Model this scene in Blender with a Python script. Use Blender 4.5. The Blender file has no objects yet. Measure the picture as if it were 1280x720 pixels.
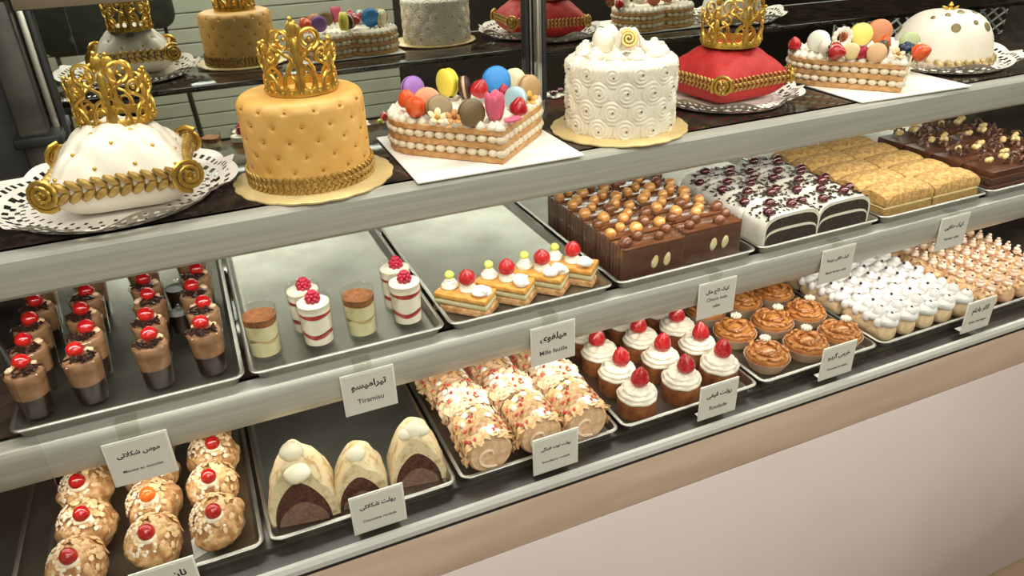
import bpy, math, random, unicodedata
from mathutils import Vector, Matrix, noise
from math import sin, cos, pi, radians as R, sqrt, exp, atan2, hypot

S = bpy.context.scene
COL = S.collection

# ------------------------------------------------------------------ camera
cam_d = bpy.data.cameras.new('camera')
cam = bpy.data.objects.new('camera', cam_d)
COL.objects.link(cam)
S.camera = cam
r0 = Vector((0.91606, -0.39956, -0.03446))
r1 = Vector((-0.21600, -0.41918, -0.88183))
r2 = Vector((0.33790, 0.81526, -0.47030))
mw = Matrix((r0, -r1, -r2)).transposed().to_4x4()
mw.translation = Vector((0.0182, -0.9646, 0.5985))
cam.matrix_world = mw
cam_d.sensor_width = 36
cam_d.lens = 928.66 / 1280 * 36
cam_d.clip_start = 0.02

# ------------------------------------------------------------------ world, exposure
S.view_settings.view_transform = 'Standard'
S.view_settings.look = 'None'
S.view_settings.gamma = 1
S.view_settings.use_curve_mapping = False
S.view_settings.exposure = 0.0
S.cycles.transparent_max_bounces = 24
S.cycles.max_bounces = 8
S.cycles.sample_clamp_indirect = 4
W = bpy.data.worlds.new('world')
S.world = W
W.use_nodes = True
W.node_tree.nodes['Background'].inputs[0].default_value = (1, .93, .85, 1)
W.node_tree.nodes['Background'].inputs[1].default_value = 0.25


def area(name, loc, sx, sy, power, col, rot=(0, 0, 0)):
    d = bpy.data.lights.new(name, 'AREA')
    d.shape = 'RECTANGLE'
    d.size, d.size_y, d.energy, d.color = sx, sy, power, col
    o = bpy.data.objects.new(name, d)
    o.location, o.rotation_euler = loc, rot
    COL.objects.link(o)
    return o


WARM = (1, .95, .87)
# light strips the case has: under the canopy and under the front lips of both shelves
area('canopy_light', (1.0, .10, .80), 3.2, .10, 15, WARM, (R(6), 0, 0))
area('upper_shelf_light', (1.0, .040, .180), 2.8, .022, 4.6, WARM, (R(22), 0, 0))
area('lower_shelf_light', (1.0, .035, -.092), 2.8, .022, 3.1, (1, .93, .82), (R(8), 0, 0))
# ceiling panels of the shop
area('ceiling_panel_light', (.6, -1.7, 1.85), 2.4, 1.0, 54, (1, .97, .93))
area('ceiling_panel_light', (3.2, -1.9, 1.85), 2.0, 1.0, 50, (1, .96, .92))
area('ceiling_panel_light', (.2, -3.3, 1.85), 2.5, .6, 80, (1, .97, .93))


# ------------------------------------------------------------------ materials
def lin(h):
    h = h.lstrip('#')
    c = [int(h[i:i + 2], 16) / 255 for i in (0, 2, 4)]
    return tuple(x / 12.92 if x < .04045 else ((x + .055) / 1.055) ** 2.4 for x in c) + (1,)


MATS = {}


def P(name, col, col2=None, sc=60, rough=.55, metal=0, bump=0, bsc=None, detail=3, spec=.5, sss=0,
      ramp=(.4, .6), stretch=None, coat=0, emit=0):
    if name in MATS:
        return MATS[name]
    m = bpy.data.materials.new(name)
    m.use_nodes = True
    nt = m.node_tree
    b = nt.nodes['Principled BSDF']
    b.inputs['Base Color'].default_value = lin(col)
    b.inputs['Roughness'].default_value = rough
    b.inputs['Metallic'].default_value = metal
    b.inputs['Specular IOR Level'].default_value = spec
    if coat:
        b.inputs['Coat Weight'].default_value = coat
        b.inputs['Coat Roughness'].default_value = .08
    if sss:
        b.inputs['Subsurface Weight'].default_value = sss
        b.inputs['Subsurface Radius'].default_value = (.01, .006, .004)
        b.inputs['Subsurface Scale'].default_value = .5
    tc = nt.nodes.new('ShaderNodeTexCoord')
    vec = tc.outputs['Object']
    if stretch:
        mp = nt.nodes.new('ShaderNodeMapping')
        mp.inputs['Scale'].default_value = stretch
        nt.links.new(vec, mp.inputs[0])
        vec = mp.outputs[0]
    if col2:
        n = nt.nodes.new('ShaderNodeTexNoise')
        n.inputs['Scale'].default_value = sc
        n.inputs['Detail'].default_value = detail
        rp = nt.nodes.new('ShaderNodeValToRGB')
        rp.color_ramp.elements[0].position, rp.color_ramp.elements[1].position = ramp
        rp.color_ramp.elements[0].color = lin(col)
        rp.color_ramp.elements[1].color = lin(col2)
        nt.links.new(vec, n.inputs['Vector'])
        nt.links.new(n.outputs['Fac'], rp.inputs[0])
        nt.links.new(rp.outputs[0], b.inputs['Base Color'])
    if bump:
        n2 = nt.nodes.new('ShaderNodeTexNoise')
        n2.inputs['Scale'].default_value = bsc or sc
        n2.inputs['Detail'].default_value = 4
        bp = nt.nodes.new('ShaderNodeBump')
        bp.inputs['Strength'].default_value = bump
        bp.inputs['Distance'].default_value = .002
        nt.links.new(vec, n2.inputs['Vector'])
        nt.links.new(n2.outputs['Fac'], bp.inputs['Height'])
        nt.links.new(bp.outputs[0], b.inputs['Normal'])
    MATS[name] = m
    return m


def CLEAR(name, tint=(.97, .98, .97), ior=1.35, rough=.03):
    if name in MATS:
        return MATS[name]
    m = bpy.data.materials.new(name)
    m.use_nodes = True
    nt = m.node_tree
    nt.nodes.remove(nt.nodes['Principled BSDF'])
    out = nt.nodes['Material Output']
    t = nt.nodes.new('ShaderNodeBsdfTransparent')
    t.inputs[0].default_value = tint + (1,)
    g = nt.nodes.new('ShaderNodeBsdfGlossy')
    g.inputs['Roughness'].default_value = rough
    fr = nt.nodes.new('ShaderNodeFresnel')
    fr.inputs['IOR'].default_value = ior
    mx = nt.nodes.new('ShaderNodeMixShader')
    ge = nt.nodes.new('ShaderNodeNewGeometry')
    mu = nt.nodes.new('ShaderNodeMath')
    mu.operation = 'MULTIPLY_ADD'
    mu.inputs[1].default_value = -1
    mu.inputs[2].default_value = 1
    m2 = nt.nodes.new('ShaderNodeMath')
    m2.operation = 'MULTIPLY'
    nt.links.new(ge.outputs['Backfacing'], mu.inputs[0])
    nt.links.new(mu.outputs[0], m2.inputs[0])
    nt.links.new(fr.outputs[0], m2.inputs[1])
    nt.links.new(m2.outputs[0], mx.inputs[0])
    nt.links.new(t.outputs[0], mx.inputs[1])
    nt.links.new(g.outputs[0], mx.inputs[2])
    nt.links.new(mx.outputs[0], out.inputs['Surface'])
    MATS[name] = m
    return m


steel = P('tray_steel', 'b1afa7', 'a09e95', sc=9, rough=.4, metal=1, bump=.05, bsc=200)
rim_steel = P('rim_steel', 'd8d6cc', rough=.22, metal=1)
lipm = P('lip_aluminium', 'b5b2a8', 'a9a79d', sc=4, rough=.34, metal=.25, stretch=(1, 60, 60))
plate_dark = P('shelf_dark', '241e19', '3d3129', sc=24, rough=.09, bump=0, spec=.6)
frame_m = P('frame_metal', '4a463f', '3c3832', sc=12, rough=.4, metal=.6)
frame_l = P('frame_light', 'a8a397', rough=.3, metal=.9)
black = P('black_gasket', '0d0c0b', rough=.5)
mirror_m = P('mirror_silver', 'dfe3dc', rough=.015, metal=1)
fascia_m = P('fascia_bronze', 'c4b19b', 'baa58e', sc=3, rough=.42, metal=.2, stretch=(1, 8, 8))
panel_m = P('white_panel', 'cfc5be', 'c9beb6', sc=2, rough=.18, spec=.45)
deck_m = P('deck_dark', '2b2622', '39332d', sc=18, rough=.25)
glass_m = CLEAR('front_glass', (.97, .985, .97), 1.18, .02)
cupclear = CLEAR('clear_plastic', (.95, .95, .93), 1.45, .06)
acet = CLEAR('acetate', (.97, .96, .95), 1.4, .1)
gold = P('gold_paste', 'cfa950', 'bd9540', sc=80, rough=.32, metal=.75)
gold_dk = P('gold_paint', 'bd9c58', 'a88645', sc=90, rough=.38, metal=.5)
goldboard = P('gold_board', 'e6cd92', 'dcc086', sc=30, rough=.35, metal=.25)
fond_white = P('white_fondant', 'ded5c6', 'd8cebd', sc=15, rough=.42)
fond_gold = P('amber_fondant', 'dfae62', 'd8a353', sc=20, rough=.45)
fond_red = P('red_velvet_fondant', 'b5211c', 'a31816', sc=300, rough=.65, bump=.3, bsc=500)
cream = P('whipped_cream', 'e9e0cf', 'e2d8c4', sc=30, rough=.5)
cream_y = P('yellow_cream', 'cfc79f', 'c4bb90', sc=40, rough=.5)
paper = P('white_paper', 'efe9e0', rough=.6)
doily_m = P('lace_paper', 'e6ded4', rough=.7)
silver = P('silver_card', 'a9a59d', rough=.3, metal=.7)
red_gl = P('red_cherry', '9c1015', 'b31f19', sc=70, rough=.16, coat=.6)
rasp_m = P('raspberry_red', '97102a', 'ae1f3a', sc=200, rough=.35, bump=.5, bsc=220)
straw_m = P('strawberry_red', 'a3131d', 'b82a2a', sc=160, rough=.22, bump=.4, bsc=160, coat=.3)
orange_st = P('pale_strawberry', 'd2431f', 'e06a35', sc=80, rough=.3, bump=.3, bsc=150)
choc = P('chocolate', '4a2a1b', '5b3622', sc=60, rough=.35)
choc_dk = P('dark_chocolate', '23140e', '33201a', sc=80, rough=.3)
mousse = P('milk_chocolate_mousse', '9a7252', '8a6345', sc=60, rough=.5)
sponge_dk = P('chocolate_sponge', '3a2013', '573421', sc=170, rough=.85, bump=.8, bsc=220)
sponge_gr = P('brown_sponge', '6d5142', '80614f', sc=170, rough=.85, bump=.8, bsc=220)
biscuit = P('biscuit', 'cfa06a', 'bd8a54', sc=90, rough=.75, bump=.4, bsc=200)
puffm = P('puff_pastry', 'a57443', 'cfa473', sc=90, rough=.65, bump=.5, bsc=180)
flake_m = P('almond_flake', 'e3c296', 'd3a874', sc=90, rough=.6)
flake_w = P('pale_almond_flake', 'f0d8b8', 'e7c49a', sc=90, rough=.6)
caramel = P('caramel_nuts', 'b87638', 'd39a55', sc=90, rough=.3, coat=.4)
kiwi = P('green_fruit', 'b9c53a', 'd0d96b', sc=60, rough=.3)
sign_m = P('sign_card', 'c9c4ba', rough=.5)
sign_edge = P('sign_holder', 'd6d3c8', rough=.25, spec=.6)
ink = P('ink', '151515', rough=.7)
ink2 = P('grey_ink', '3a3a3a', rough=.7)


# ------------------------------------------------------------------ mesh collector
class G:
    def __init__(self):
        self.v, self.f = [], []

    def add(self, v, f):
        n = len(self.v)
        self.v += [tuple(p) for p in v]
        self.f += [tuple(i + n for i in q) for q in f]
        return self

    def xf(self, M, start=0):
        for i in range(start, len(self.v)):
            self.v[i] = tuple(M @ Vector(self.v[i]))
        return self

    def loft(self, loops, cap0=True, cap1=True, closed=True):
        n = len(loops[0])
        v = [p for L in loops for p in L]
        f = []
        for k in range(len(loops) - 1):
            for i in range(n if closed else n - 1):
                j = (i + 1) % n
                f.append((k * n + i, k * n + j, (k + 1) * n + j, (k + 1) * n + i))
        if cap0:
            f.append(tuple(range(n))[::-1])
        if cap1:
            f.append(tuple((len(loops) - 1) * n + i for i in range(n)))
        return self.add(v, f)

    def lathe(self, prof, seg=24, c=(0, 0, 0)):
        loops = [[(c[0] + r * cos(2 * pi * i / seg), c[1] + r * sin(2 * pi * i / seg), c[2] + z) for i in range(seg)]
                 for r, z in prof]
        return self.loft(loops, prof[0][0] > 1e-5, prof[-1][0] > 1e-5)

    def box(self, c, s, b=None, seg=2):
        b = min(s) * .18 if b is None else b
        x, y, z = c
        hx, hy, hz = s[0] / 2, s[1] / 2, s[2] / 2
        if b <= 0:
            loops = [[(x - hx, y - hy, zz), (x + hx, y - hy, zz), (x + hx, y + hy, zz), (x - hx, y + hy, zz)] for zz in (z - hz, z + hz)]
            return self.loft(loops)
        loops = []
        for zz, ins in ((z - hz, b), (z - hz + b * .3, b * .3), (z - hz + b, 0), (z + hz - b, 0), (z + hz - b * .3, b * .3), (z + hz, b)):
            loops.append([(p[0], p[1], zz) for p in rrect(x, y, s[0] - 2 * ins, s[1] - 2 * ins, max(b - ins, 1e-4), seg)])
        return self.loft(loops)

    def ell(self, c, r, rot=None, nu=10, nv=6, amp=0, fr=30, seed=0):
        if isinstance(r, (int, float)):
            r = (r, r, r)
        v, f = [], []
        off = Vector((seed * 7.3, seed * 3.1, seed * 1.7))
        for j in range(nv + 1):
            t = pi * j / nv
            for i in range(nu):
                if j in (0, nv) and i:
                    continue
                a = 2 * pi * i / nu
                d = Vector((sin(t) * cos(a), sin(t) * sin(a), -cos(t)))
                k = 1
                if amp:
                    k += amp * noise.noise(Vector((d.x * r[0], d.y * r[1], d.z * r[2])) * fr + off)
                p = Vector((d.x * r[0], d.y * r[1], d.z * r[2])) * k
                if rot is not None:
                    p = rot @ p
                v.append(p + Vector(c))
        idx = lambda j, i: 0 if j == 0 else (1 + (nv - 1) * nu if j == nv else 1 + (j - 1) * nu + i % nu)
        for j in range(nv):
            for i in range(nu):
                q = [idx(j, i), idx(j, i + 1), idx(j + 1, i + 1), idx(j + 1, i)]
                q2 = []
                for x in q:
                    if x not in q2:
                        q2.append(x)
                f.append(tuple(q2))
        return self.add(v, f)

    def tube(self, pts, rad, seg=6, closed=False, flat=1.0, up=None):
        pts = [Vector(p) for p in pts]
        n = len(pts)
        loops = []
        prev = None
        for k, p in enumerate(pts):
            a = pts[(k - 1) % n] if closed or k else p
            b = pts[(k + 1) % n] if closed or k < n - 1 else p
            t = (b - a).normalized()
            u = Vector(up) if up else (prev if prev is not None else (Vector((0, 0, 1)) if abs(t.z) < .9 else Vector((1, 0, 0))))
            s = t.cross(u)
            if s.length < 1e-6:
                s = t.cross(Vector((.3, .5, .8)))
            s.normalize()
            w = s.cross(t).normalized()
            prev = w
            r = rad[k] if isinstance(rad, (list, tuple)) else rad
            loops.append([p + s * (cos(2 * pi * i / seg) * r) + w * (sin(2 * pi * i / seg) * r * flat) for i in range(seg)])
        if closed:
            loops.append(loops[0])
            return self.loft(loops, False, False)
        return self.loft(loops)

    def obj(self, name, mat, parent=None, smooth=True, ang=42, loc=None):
        me = bpy.data.meshes.new(name)
        me.from_pydata(self.v, [], self.f)
        if smooth:
            me.polygons.foreach_set('use_smooth', [True] * len(me.polygons))
            me.set_sharp_from_angle(angle=R(ang))
        me.materials.append(mat)
        me.update()
        o = bpy.data.objects.new(name, me)
        COL.objects.link(o)
        if parent:
            o.parent = parent
        if loc:
            o.location = loc
        return o


def rrect(cx, cy, sx, sy, r, seg=3):
    r = min(r, sx / 2, sy / 2)
    out = []
    for qx, qy, a0 in ((1, -1, -90), (1, 1, 0), (-1, 1, 90), (-1, -1, 180)):
        ox, oy = cx + qx * (sx / 2 - r), cy + qy * (sy / 2 - r)
        for i in range(seg + 1):
            a = R(a0 + 90 * i / seg)
            out.append((ox + r * cos(a), oy + r * sin(a)))
    return out


def tag(o, label, cat, group=None, kind=None):
    if label: o['label'] = label
    if cat: o['category'] = cat
    if group: o['group'] = group
    if kind: o['kind'] = kind
    return o


def thing(name, label=None, cat=None, loc=(0, 0, 0), rz=0, group=None):
    o = bpy.data.objects.new(name, None)
    o.empty_display_size = .02
    COL.objects.link(o)
    o.location = loc
    o.rotation_euler = (0, 0, rz)
    return tag(o, label, cat, group)


def copy_tree(o, parent=None):
    c = o.copy()
    COL.objects.link(c)
    if parent:
        c.parent = parent
    for ch in list(o.children):
        copy_tree(ch, c)
    return c


class Pool:
    """a few prototypes of one kind; the first uses take them, the later ones copy them"""
    def __init__(self, builders):
        self.b, self.protos, self.n = builders, [], 0

    def get(self, loc, rz, label, cat, group, sc=1):
        k = self.n % len(self.b)
        if self.n < len(self.b):
            o = self.b[k]()
            self.protos.append(o)
        else:
            o = copy_tree(self.protos[k])
        self.n += 1
        o.location = loc
        o.rotation_euler = (0, 0, rz)
        o.scale = (sc,) * 3
        return tag(o, label, cat, group)


def rot_to(d, spin=0):
    """rotation taking local +Z onto d"""
    q = Vector((0, 0, 1)).rotation_difference(Vector(d).normalized())
    return q.to_matrix() @ Matrix.Rotation(spin, 3, 'Z')


NTH = ['frontmost', 'second from the front', 'third from the front', 'fourth from the front', 'fifth from the front', 'sixth from the front']

# heights of the case
Z1, Z2, Z3 = .2400, -.0200, -.2620        # tops of upper shelf, lower shelf, raised deck plate
XL, XR = -.72, 3.0

# ================================================================== ROOM
def wallbox(name, c, s, mat):
    g = G().box(c, s, 0)
    return tag(g.obj(name, mat, smooth=False), None, None, kind='structure')


floor_m = P('floor_tile', '8d7660', '7d6752', sc=3, rough=.3)
wall_pale = P('pale_wall', 'b8b8a6', 'b0b09e', sc=3, rough=.7)
wall_dark = P('dark_wall', '2a231d', '352c24', sc=2, rough=.6)
ceil_m = P('ceiling_white', 'cfcac0', rough=.8)
wallbox('floor', (2, -1.4, -1.2), (9, 6.4, .06), floor_m)
wallbox('ceiling', (2, -1.4, 1.93), (9, 6.4, .06), ceil_m)
wallbox('wall_back', (2, 1.6, .35), (9, .1, 3.04), wall_dark)
wallbox('wall_left', (-2.5, -1.4, .35), (.1, 6.4, 3.04), wall_pale)
wallbox('wall_right', (6.5, -1.4, .35), (.1, 6.4, 3.04), wall_dark)
wf = wallbox('wall_front', (2, -4.5, .35), (9, .1, 3.04), wall_dark)
# pale horizontal boarding that faces the case on the left half of the wall behind the viewer
zz = -1.15
while zz < 1.7:
    g = G().box((-.15, -4.43, zz + .055), (3.8, .03, .104), .006)
    g.obj('board', wall_pale, wf, smooth=False)
    zz += .112

# ================================================================== DISPLAY CASE
case = thing('display_case', 'long refrigerated glass pastry display case with bronze band and white lower panels', 'display case', (0, 0, -1.17))


def cp(g, name, mat, parent=None, smooth=True, label=None, ang=42):
    """a part of the case; meshes are written in world metres"""
    off = Matrix.Translation((0, 0, 1.17)) if True else None
    g.xf(off)
    o = g.obj(name, mat, parent or case, smooth, ang)
    if label:
        o['label'] = label
    return o


def extrude_x(prof, x0, x1, n=1):
    g = G()
    loops = [[(x0 + (x1 - x0) * k / n, y, z) for y, z in prof] for k in range(n + 1)]
    return g.loft(loops)


# shelves with lips
s1 = cp(G().box(((XL + XR) / 2, .1825, Z1 - .0066), (XR - XL - .02, .325, .012), .002), 'shelf', plate_dark, label='dark glossy upper shelf')
cp(extrude_x([(.03, .2394), (.010, .2394), (.003, .2374), (-.001, .233), (-.002, .228), (-.003, .209), (-.002, .190), (.002, .185), (.03, .185), (.03, .19), (.008, .192), (.008, .228), (.03, .2275)], XL, XR), 'lip', lipm, s1, ang=25)
s2 = cp(G().box(((XL + XR) / 2, .275, Z2 - .0066), (XR - XL - .02, .51, .012), .002), 'shelf', plate_dark, label='dark lower shelf under the trays')
cp(extrude_x([(.03, -.0206), (.004, -.0206), (-.004, -.0235), (-.008, -.030), (-.010, -.040), (-.010, -.052), (-.008, -.064), (-.004, -.076), (.002, -.085), (.03, -.085), (.03, -.08), (.006, -.078), (.006, -.033), (.03, -.0325)], XL, XR), 'lip', lipm, s2, ang=25)
# shelf brackets towards the back
for x in (-.45, .70, 1.95, 2.7):
    cp(G().box((x, .545, (Z1 + Z3) / 2 - .01), (.018, .018, Z1 - Z3 - .004), .003), 'support_post', frame_l)
# deck
cp(G().box(((XL + XR) / 2, .24, -.286), (XR - XL, .72, .028), .002), 'deck', deck_m)
dp = cp(G().box(((XL + XR) / 2, .185, -.2672), (XR - XL - .02, .51, .009), .001), 'deck_plate', deck_m)
cp(extrude_x([(-.128, -.275), (-.128, -.266), (-.124, -.2595), (-.117, -.2595), (-.112, -.266), (-.108, -.2715), (-.108, -.275)], XL, XR), 'glass_channel', P('channel_grey', 'adaea4', rough=.35), ang=30)
cp(G().box(((XL + XR) / 2, -.122, -.2785), (XR - XL, .010, .007), 0), 'gasket', black, smooth=False)
cp(extrude_x([(-.125, -.383), (-.127, -.378), (-.127, -.288), (-.124, -.282), (-.09, -.282), (-.09, -.383)], XL, XR), 'fascia', fascia_m, ang=30)
# white lower panels, small gaps between
px = XL
for wdt in (2.88, .84):
    cp(G().box((px + wdt / 2, -.11, -.775), (wdt - .003, .03, .782), .002), 'lower_panel', panel_m)
    px += wdt
# ends
cp(G().box((XL - .012, .235, .08), (.02, .72, 1.6), .002), 'end_panel', frame_m)
cp(G().box((XR + .012, .235, .08), (.02, .72, 1.6), .002), 'end_panel', frame_m)
cp(G().box(((XL + XR) / 2, .235, .89), (XR - XL + .04, .74, .05), .004), 'canopy', frame_m)
# mirrored rear doors
def mirror_door(x0, x1, y, slope, top_rail):
    a = atan2(slope, 1)
    L = (x1 - x0) / cos(a)
    d = G().box((L / 2, .004, .105), (L, .008, .75), 0)
    M = Matrix.Translation((x0, y, 0)) @ Matrix.Rotation(a, 4, 'Z')
    d.xf(M)
    o = cp(d, 'mirror_door', mirror_m, smooth=False, label='sliding rear door of mirror glass')
    for (cx, cz, sx, sz, mt) in ((L / 2, .475, L, .05, P('rail_bronze', '8d7c66', rough=.4, metal=.4)), (L / 2, -.262, L, .02, frame_m), (.008, .10, .012, .70, frame_l), (.020, .10, .010, .70, black), (L - .020, .10, .010, .70, black), (L - .008, .10, .012, .70, frame_l)):
        gg = G().box((cx, -.006, cz), (sx, .014, sz), .002)
        gg.xf(M)
        cp(gg, 'door_frame', mt, o)
    return o


mirror_door(-.228, .742, .600, 0, True)
mirror_door(.730, 2.98, .572, -.035, True)
cp(G().box((-.252, .575, .10), (.046, .06, .74), .004), 'end_post', frame_m, label='dark metal post at the left rear corner')
cp(G().box((-.245, .56, Z1 + .002), (.075, .075, .018), .002), 'post_foot', black)
cp(G().box(((XL - .275) / 2, .588, .10), (-.275 - XL, .02, .74), .002), 'rear_panel', black)
cp(G().box(((XL + XR) / 2, .585, .70), (XR - XL, .04, .40), .002), 'header_panel', frame_m)
# front glass
for x0, x1, gm in ((XL, -.232, CLEAR('side_glass', (.95, .96, .94), 1.7, .05)), (-.229, 1.62, glass_m), (1.623, XR, glass_m)):
    cp(G().box(((x0 + x1) / 2, -.1185, .30), (x1 - x0, .005, 1.12), 0), 'glass_pane', gm, smooth=False)


# ================================================================== TRAYS
def make_tray(sx, sy, h=.020):
    g = G()
    def L(ins, z, r):
        return [(p[0], p[1], z) for p in rrect(0, sy / 2, sx - 2 * ins, sy - 2 * ins, r, 5)]
    g.loft([L(.013, 0, .012), L(.006, h - .004, .015), L(.001, h - .003, .018), L(0, h - .0015, .018), L(.0015, h, .017), L(.006, h, .014),
            L(.0072, h - .0015, .013), L(.010, .005, .010), L(.013, .0025, .008)], True, True)
    return g


tg = make_tray(.299, .50)
TRAYS = []


def tray(x0, y, z, label, wet=False):
    if not TRAYS:
        o = tg.obj('baking_tray', steel, ang=50)
        TRAYS.append(o)
    else:
        o = TRAYS[0].copy()
        COL.objects.link(o)
    o.location = (x0 + .1525, y, z)
    return tag(o, label, 'tray', 'steel trays in the case')


X2, X3 = .004, -.024
tray(X2 - .305, .002, Z2, 'steel tray under the chocolate mousse cups, middle shelf far left')
tray(X2, .002, Z2, 'steel tray under the tiramisu and berry glasses on the middle shelf')
tray(X2 + .305, .002, Z2, 'mostly empty steel tray with four strawberry pastry slices at its front')
tray(X2 + .61, .002, Z2, 'steel tray under the hazelnut chocolate cake blocks')
tray(X2 + .915, .002, Z2, 'steel tray under the white cream slices with dark cherries')
tray(X2 + 1.22, .002, Z2, 'steel tray under the golden crumb slices')
tray(X2 + 1.525, .002, Z2, 'steel tray under the chocolate curl slices, middle shelf far right')
Y3 = -.079
tray(X3 - .640, Y3, Z3, 'empty steel tray cut by the lower left picture edge')
tray(X3 - .305, Y3, Z3, 'steel tray under the cream puffs at bottom left')
tray(X3, Y3, Z3, 'dark empty steel tray with three chocolate roulade arches')
tray(X3 + .305, Y3, Z3, 'steel tray under the almond flake roulades')
tray(X3 + .61, Y3, Z3, 'steel tray under the strawberry topped cupcakes')
tray(X3 + .915, Y3, Z3, 'steel tray under the caramel nut tarts')
tray(X3 + 1.22, Y3, Z3, 'steel tray under the white meringue eclairs')
tray(X3 + 1.525, Y3, Z3, 'steel tray under the flaked eclairs at bottom right')
T2, T3 = Z2 + .0029, Z3 + .0029


# ================================================================== DECORATION HELPERS
def spiral(c, n, r, turns=2.6, rad=.0022, g=None, rise=.006):
    g = g or G()
    m = rot_to(n)
    pts, rr = [], []
    N = int(turns * 12)
    for k in range(N + 1):
        t = k / N
        a = 2 * pi * turns * t
        q = .12 * r + .88 * r * t
        pts.append(Vector(c) + m @ Vector((q * cos(a), q * sin(a), rise * (1 - t * t))))
        rr.append(rad * (.7 + .5 * t))
    g.tube(pts, rr, 6, up=m @ Vector((0, 0, 1)))
    g.ell(c, r * .22, nu=8, nv=5)
    return g


def braid(pts, closed, size, g=None, normals=None):
    """two rows of slanted grains along a line, like plaited piping"""
    g = g or G()
    n = len(pts)
    for k in range(n if closed else n - 1):
        a, b = Vector(pts[k]), Vector(pts[(k + 1) % n])
        t = (b - a).normalized()
        out = Vector(normals[k])
        up = out.cross(t).normalized()
        for s in (-1, 1):
            d = (t * .75 + up * .65 * s)
            p = (a + b) / 2 - up * s * size * .42 * -1
            m = Matrix((t, up, out)).transposed()
            m2 = m @ Matrix.Rotation(-s * R(40), 3, 'Z')
            g.ell(p, (size * .72, size * .34, size * .36), m2, 7, 4)
    return g


def crown(r, h, seed=0):
    g = G()
    prof = [(r * .96, 0), (r * 1.02, .001), (r * 1.03, h * .10), (r, h * .13), (r * .95, h * .12), (r * .94, 0)]
    g.lathe(prof + [prof[0]], 36)
    rng = random.Random(seed)
    for k in range(24):
        a = 2 * pi * k / 24
        g.ell((r * 1.03 * cos(a), r * 1.03 * sin(a), h * .065), h * .028, nu=6, nv=4)

    def motif(a, s):
        H = h * s
        def pt(u, z, lean=0):
            b = a + u / r
            q = r * (1 + .12 * z / h + lean)
            return (q * cos(b), q * sin(b), h * .1 + z)
        w = r * .46 * (.6 + .4 * s)
        # centre stem, leaf and bud
        g.tube([pt(0, 0), pt(0, H * .2), pt(0, H * .42)], [h * .06, h * .032, h * .03], 6)
        def leaf(z, hh, ww):
            n = Vector((cos(a), sin(a), 0))
            m = Matrix((Vector((-sin(a), cos(a), 0)), n, Vector((0, 0, 1)))).transposed()
            g.ell(pt(0, z), (ww, h * .022, hh), m, 10, 6)
        leaf(H * .52, H * .17, h * .06)
        leaf(H * .80, H * .11, h * .075)
        g.ell(pt(0, H * .93), h * .035, nu=7, nv=5)
        for sgn in (-1, 1):
            # one S stem that leaves the band, nears the middle and swings out into a round scroll
            p = [pt(sgn * w * 1.0, 0), pt(sgn * w * .92, H * .14), pt(sgn * w * .60, H * .27), pt(sgn * w * .22, H * .33), pt(sgn * w * .30, H * .42), pt(sgn * w * .62, H * .47), pt(sgn * w * .98, H * .54)]
            g.tube(p, h * .026, 6)
            R_ = H * .135
            c0 = (sgn * w * .86, H * .66)
            ring = [pt(c0[0] + sgn * R_ * cos(t) * .95, c0[1] + R_ * sin(t)) for t in [-1.35 + 5.6 * i / 14 for i in range(15)]]
            g.tube(ring, [h * .030 - h * .0006 * i for i in range(15)], 6)
            g.ell(pt(c0[0], c0[1]), h * .034, nu=7, nv=5)
            lp = [pt(sgn * (w * .52 + w * .30 * cos(t)), H * .10 + H * .10 * sin(t)) for t in [2 * pi * i / 10 for i in range(10)]]
            g.tube(lp, h * .018, 5, closed=True)
    for k in range(6):
        a = -pi / 2 + k * pi / 3
        motif(a, (1.0, .66, .6, .8, .6, .66)[k])
    return g


def doily_mesh(r, seg=144, ruffle=.006, seed=1):
    """scalloped lace disc with real perforations"""
    rings = [0, .35, .55, .62, .66, .70, .74, .78, .82, .86, .90, .94, .97, 1.0]
    nr = len(rings)
    v, f = [], []
    for k, q in enumerate(rings):
        for i in range(seg):
            a = 2 * pi * i / seg
            sc = 1 + (.045 * abs(sin(9 * a)) if q > .8 else 0) * (q - .8) / .2
            z = ruffle * max(0, (q - .8) / .2) * (1.4 + .8 * sin(9 * a + 1) + .4 * sin(5 * a + seed))
            v.append((r * q * sc * cos(a), r * q * sc * sin(a), z))
    for k in range(nr - 1):
        for i in range(seg):
            j = (i + 1) % seg
            hole = False
            if k == 3 and i % 4 in (0,): hole = True
            if k == 5 and i % 3 == 0: hole = True
            if k == 6 and i % 6 in (1, 2): hole = True
            if k == 7 and i % 6 in (4, 5): hole = True
            if k == 8 and i % 4 in (1, 2): hole = True
            if k == 10 and i % 2 == 0: hole = True
            if not hole:
                f.append((k * seg + i, k * seg + j, (k + 1) * seg + j, (k + 1) * seg + i))
    return G().add(v, f)


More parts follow.
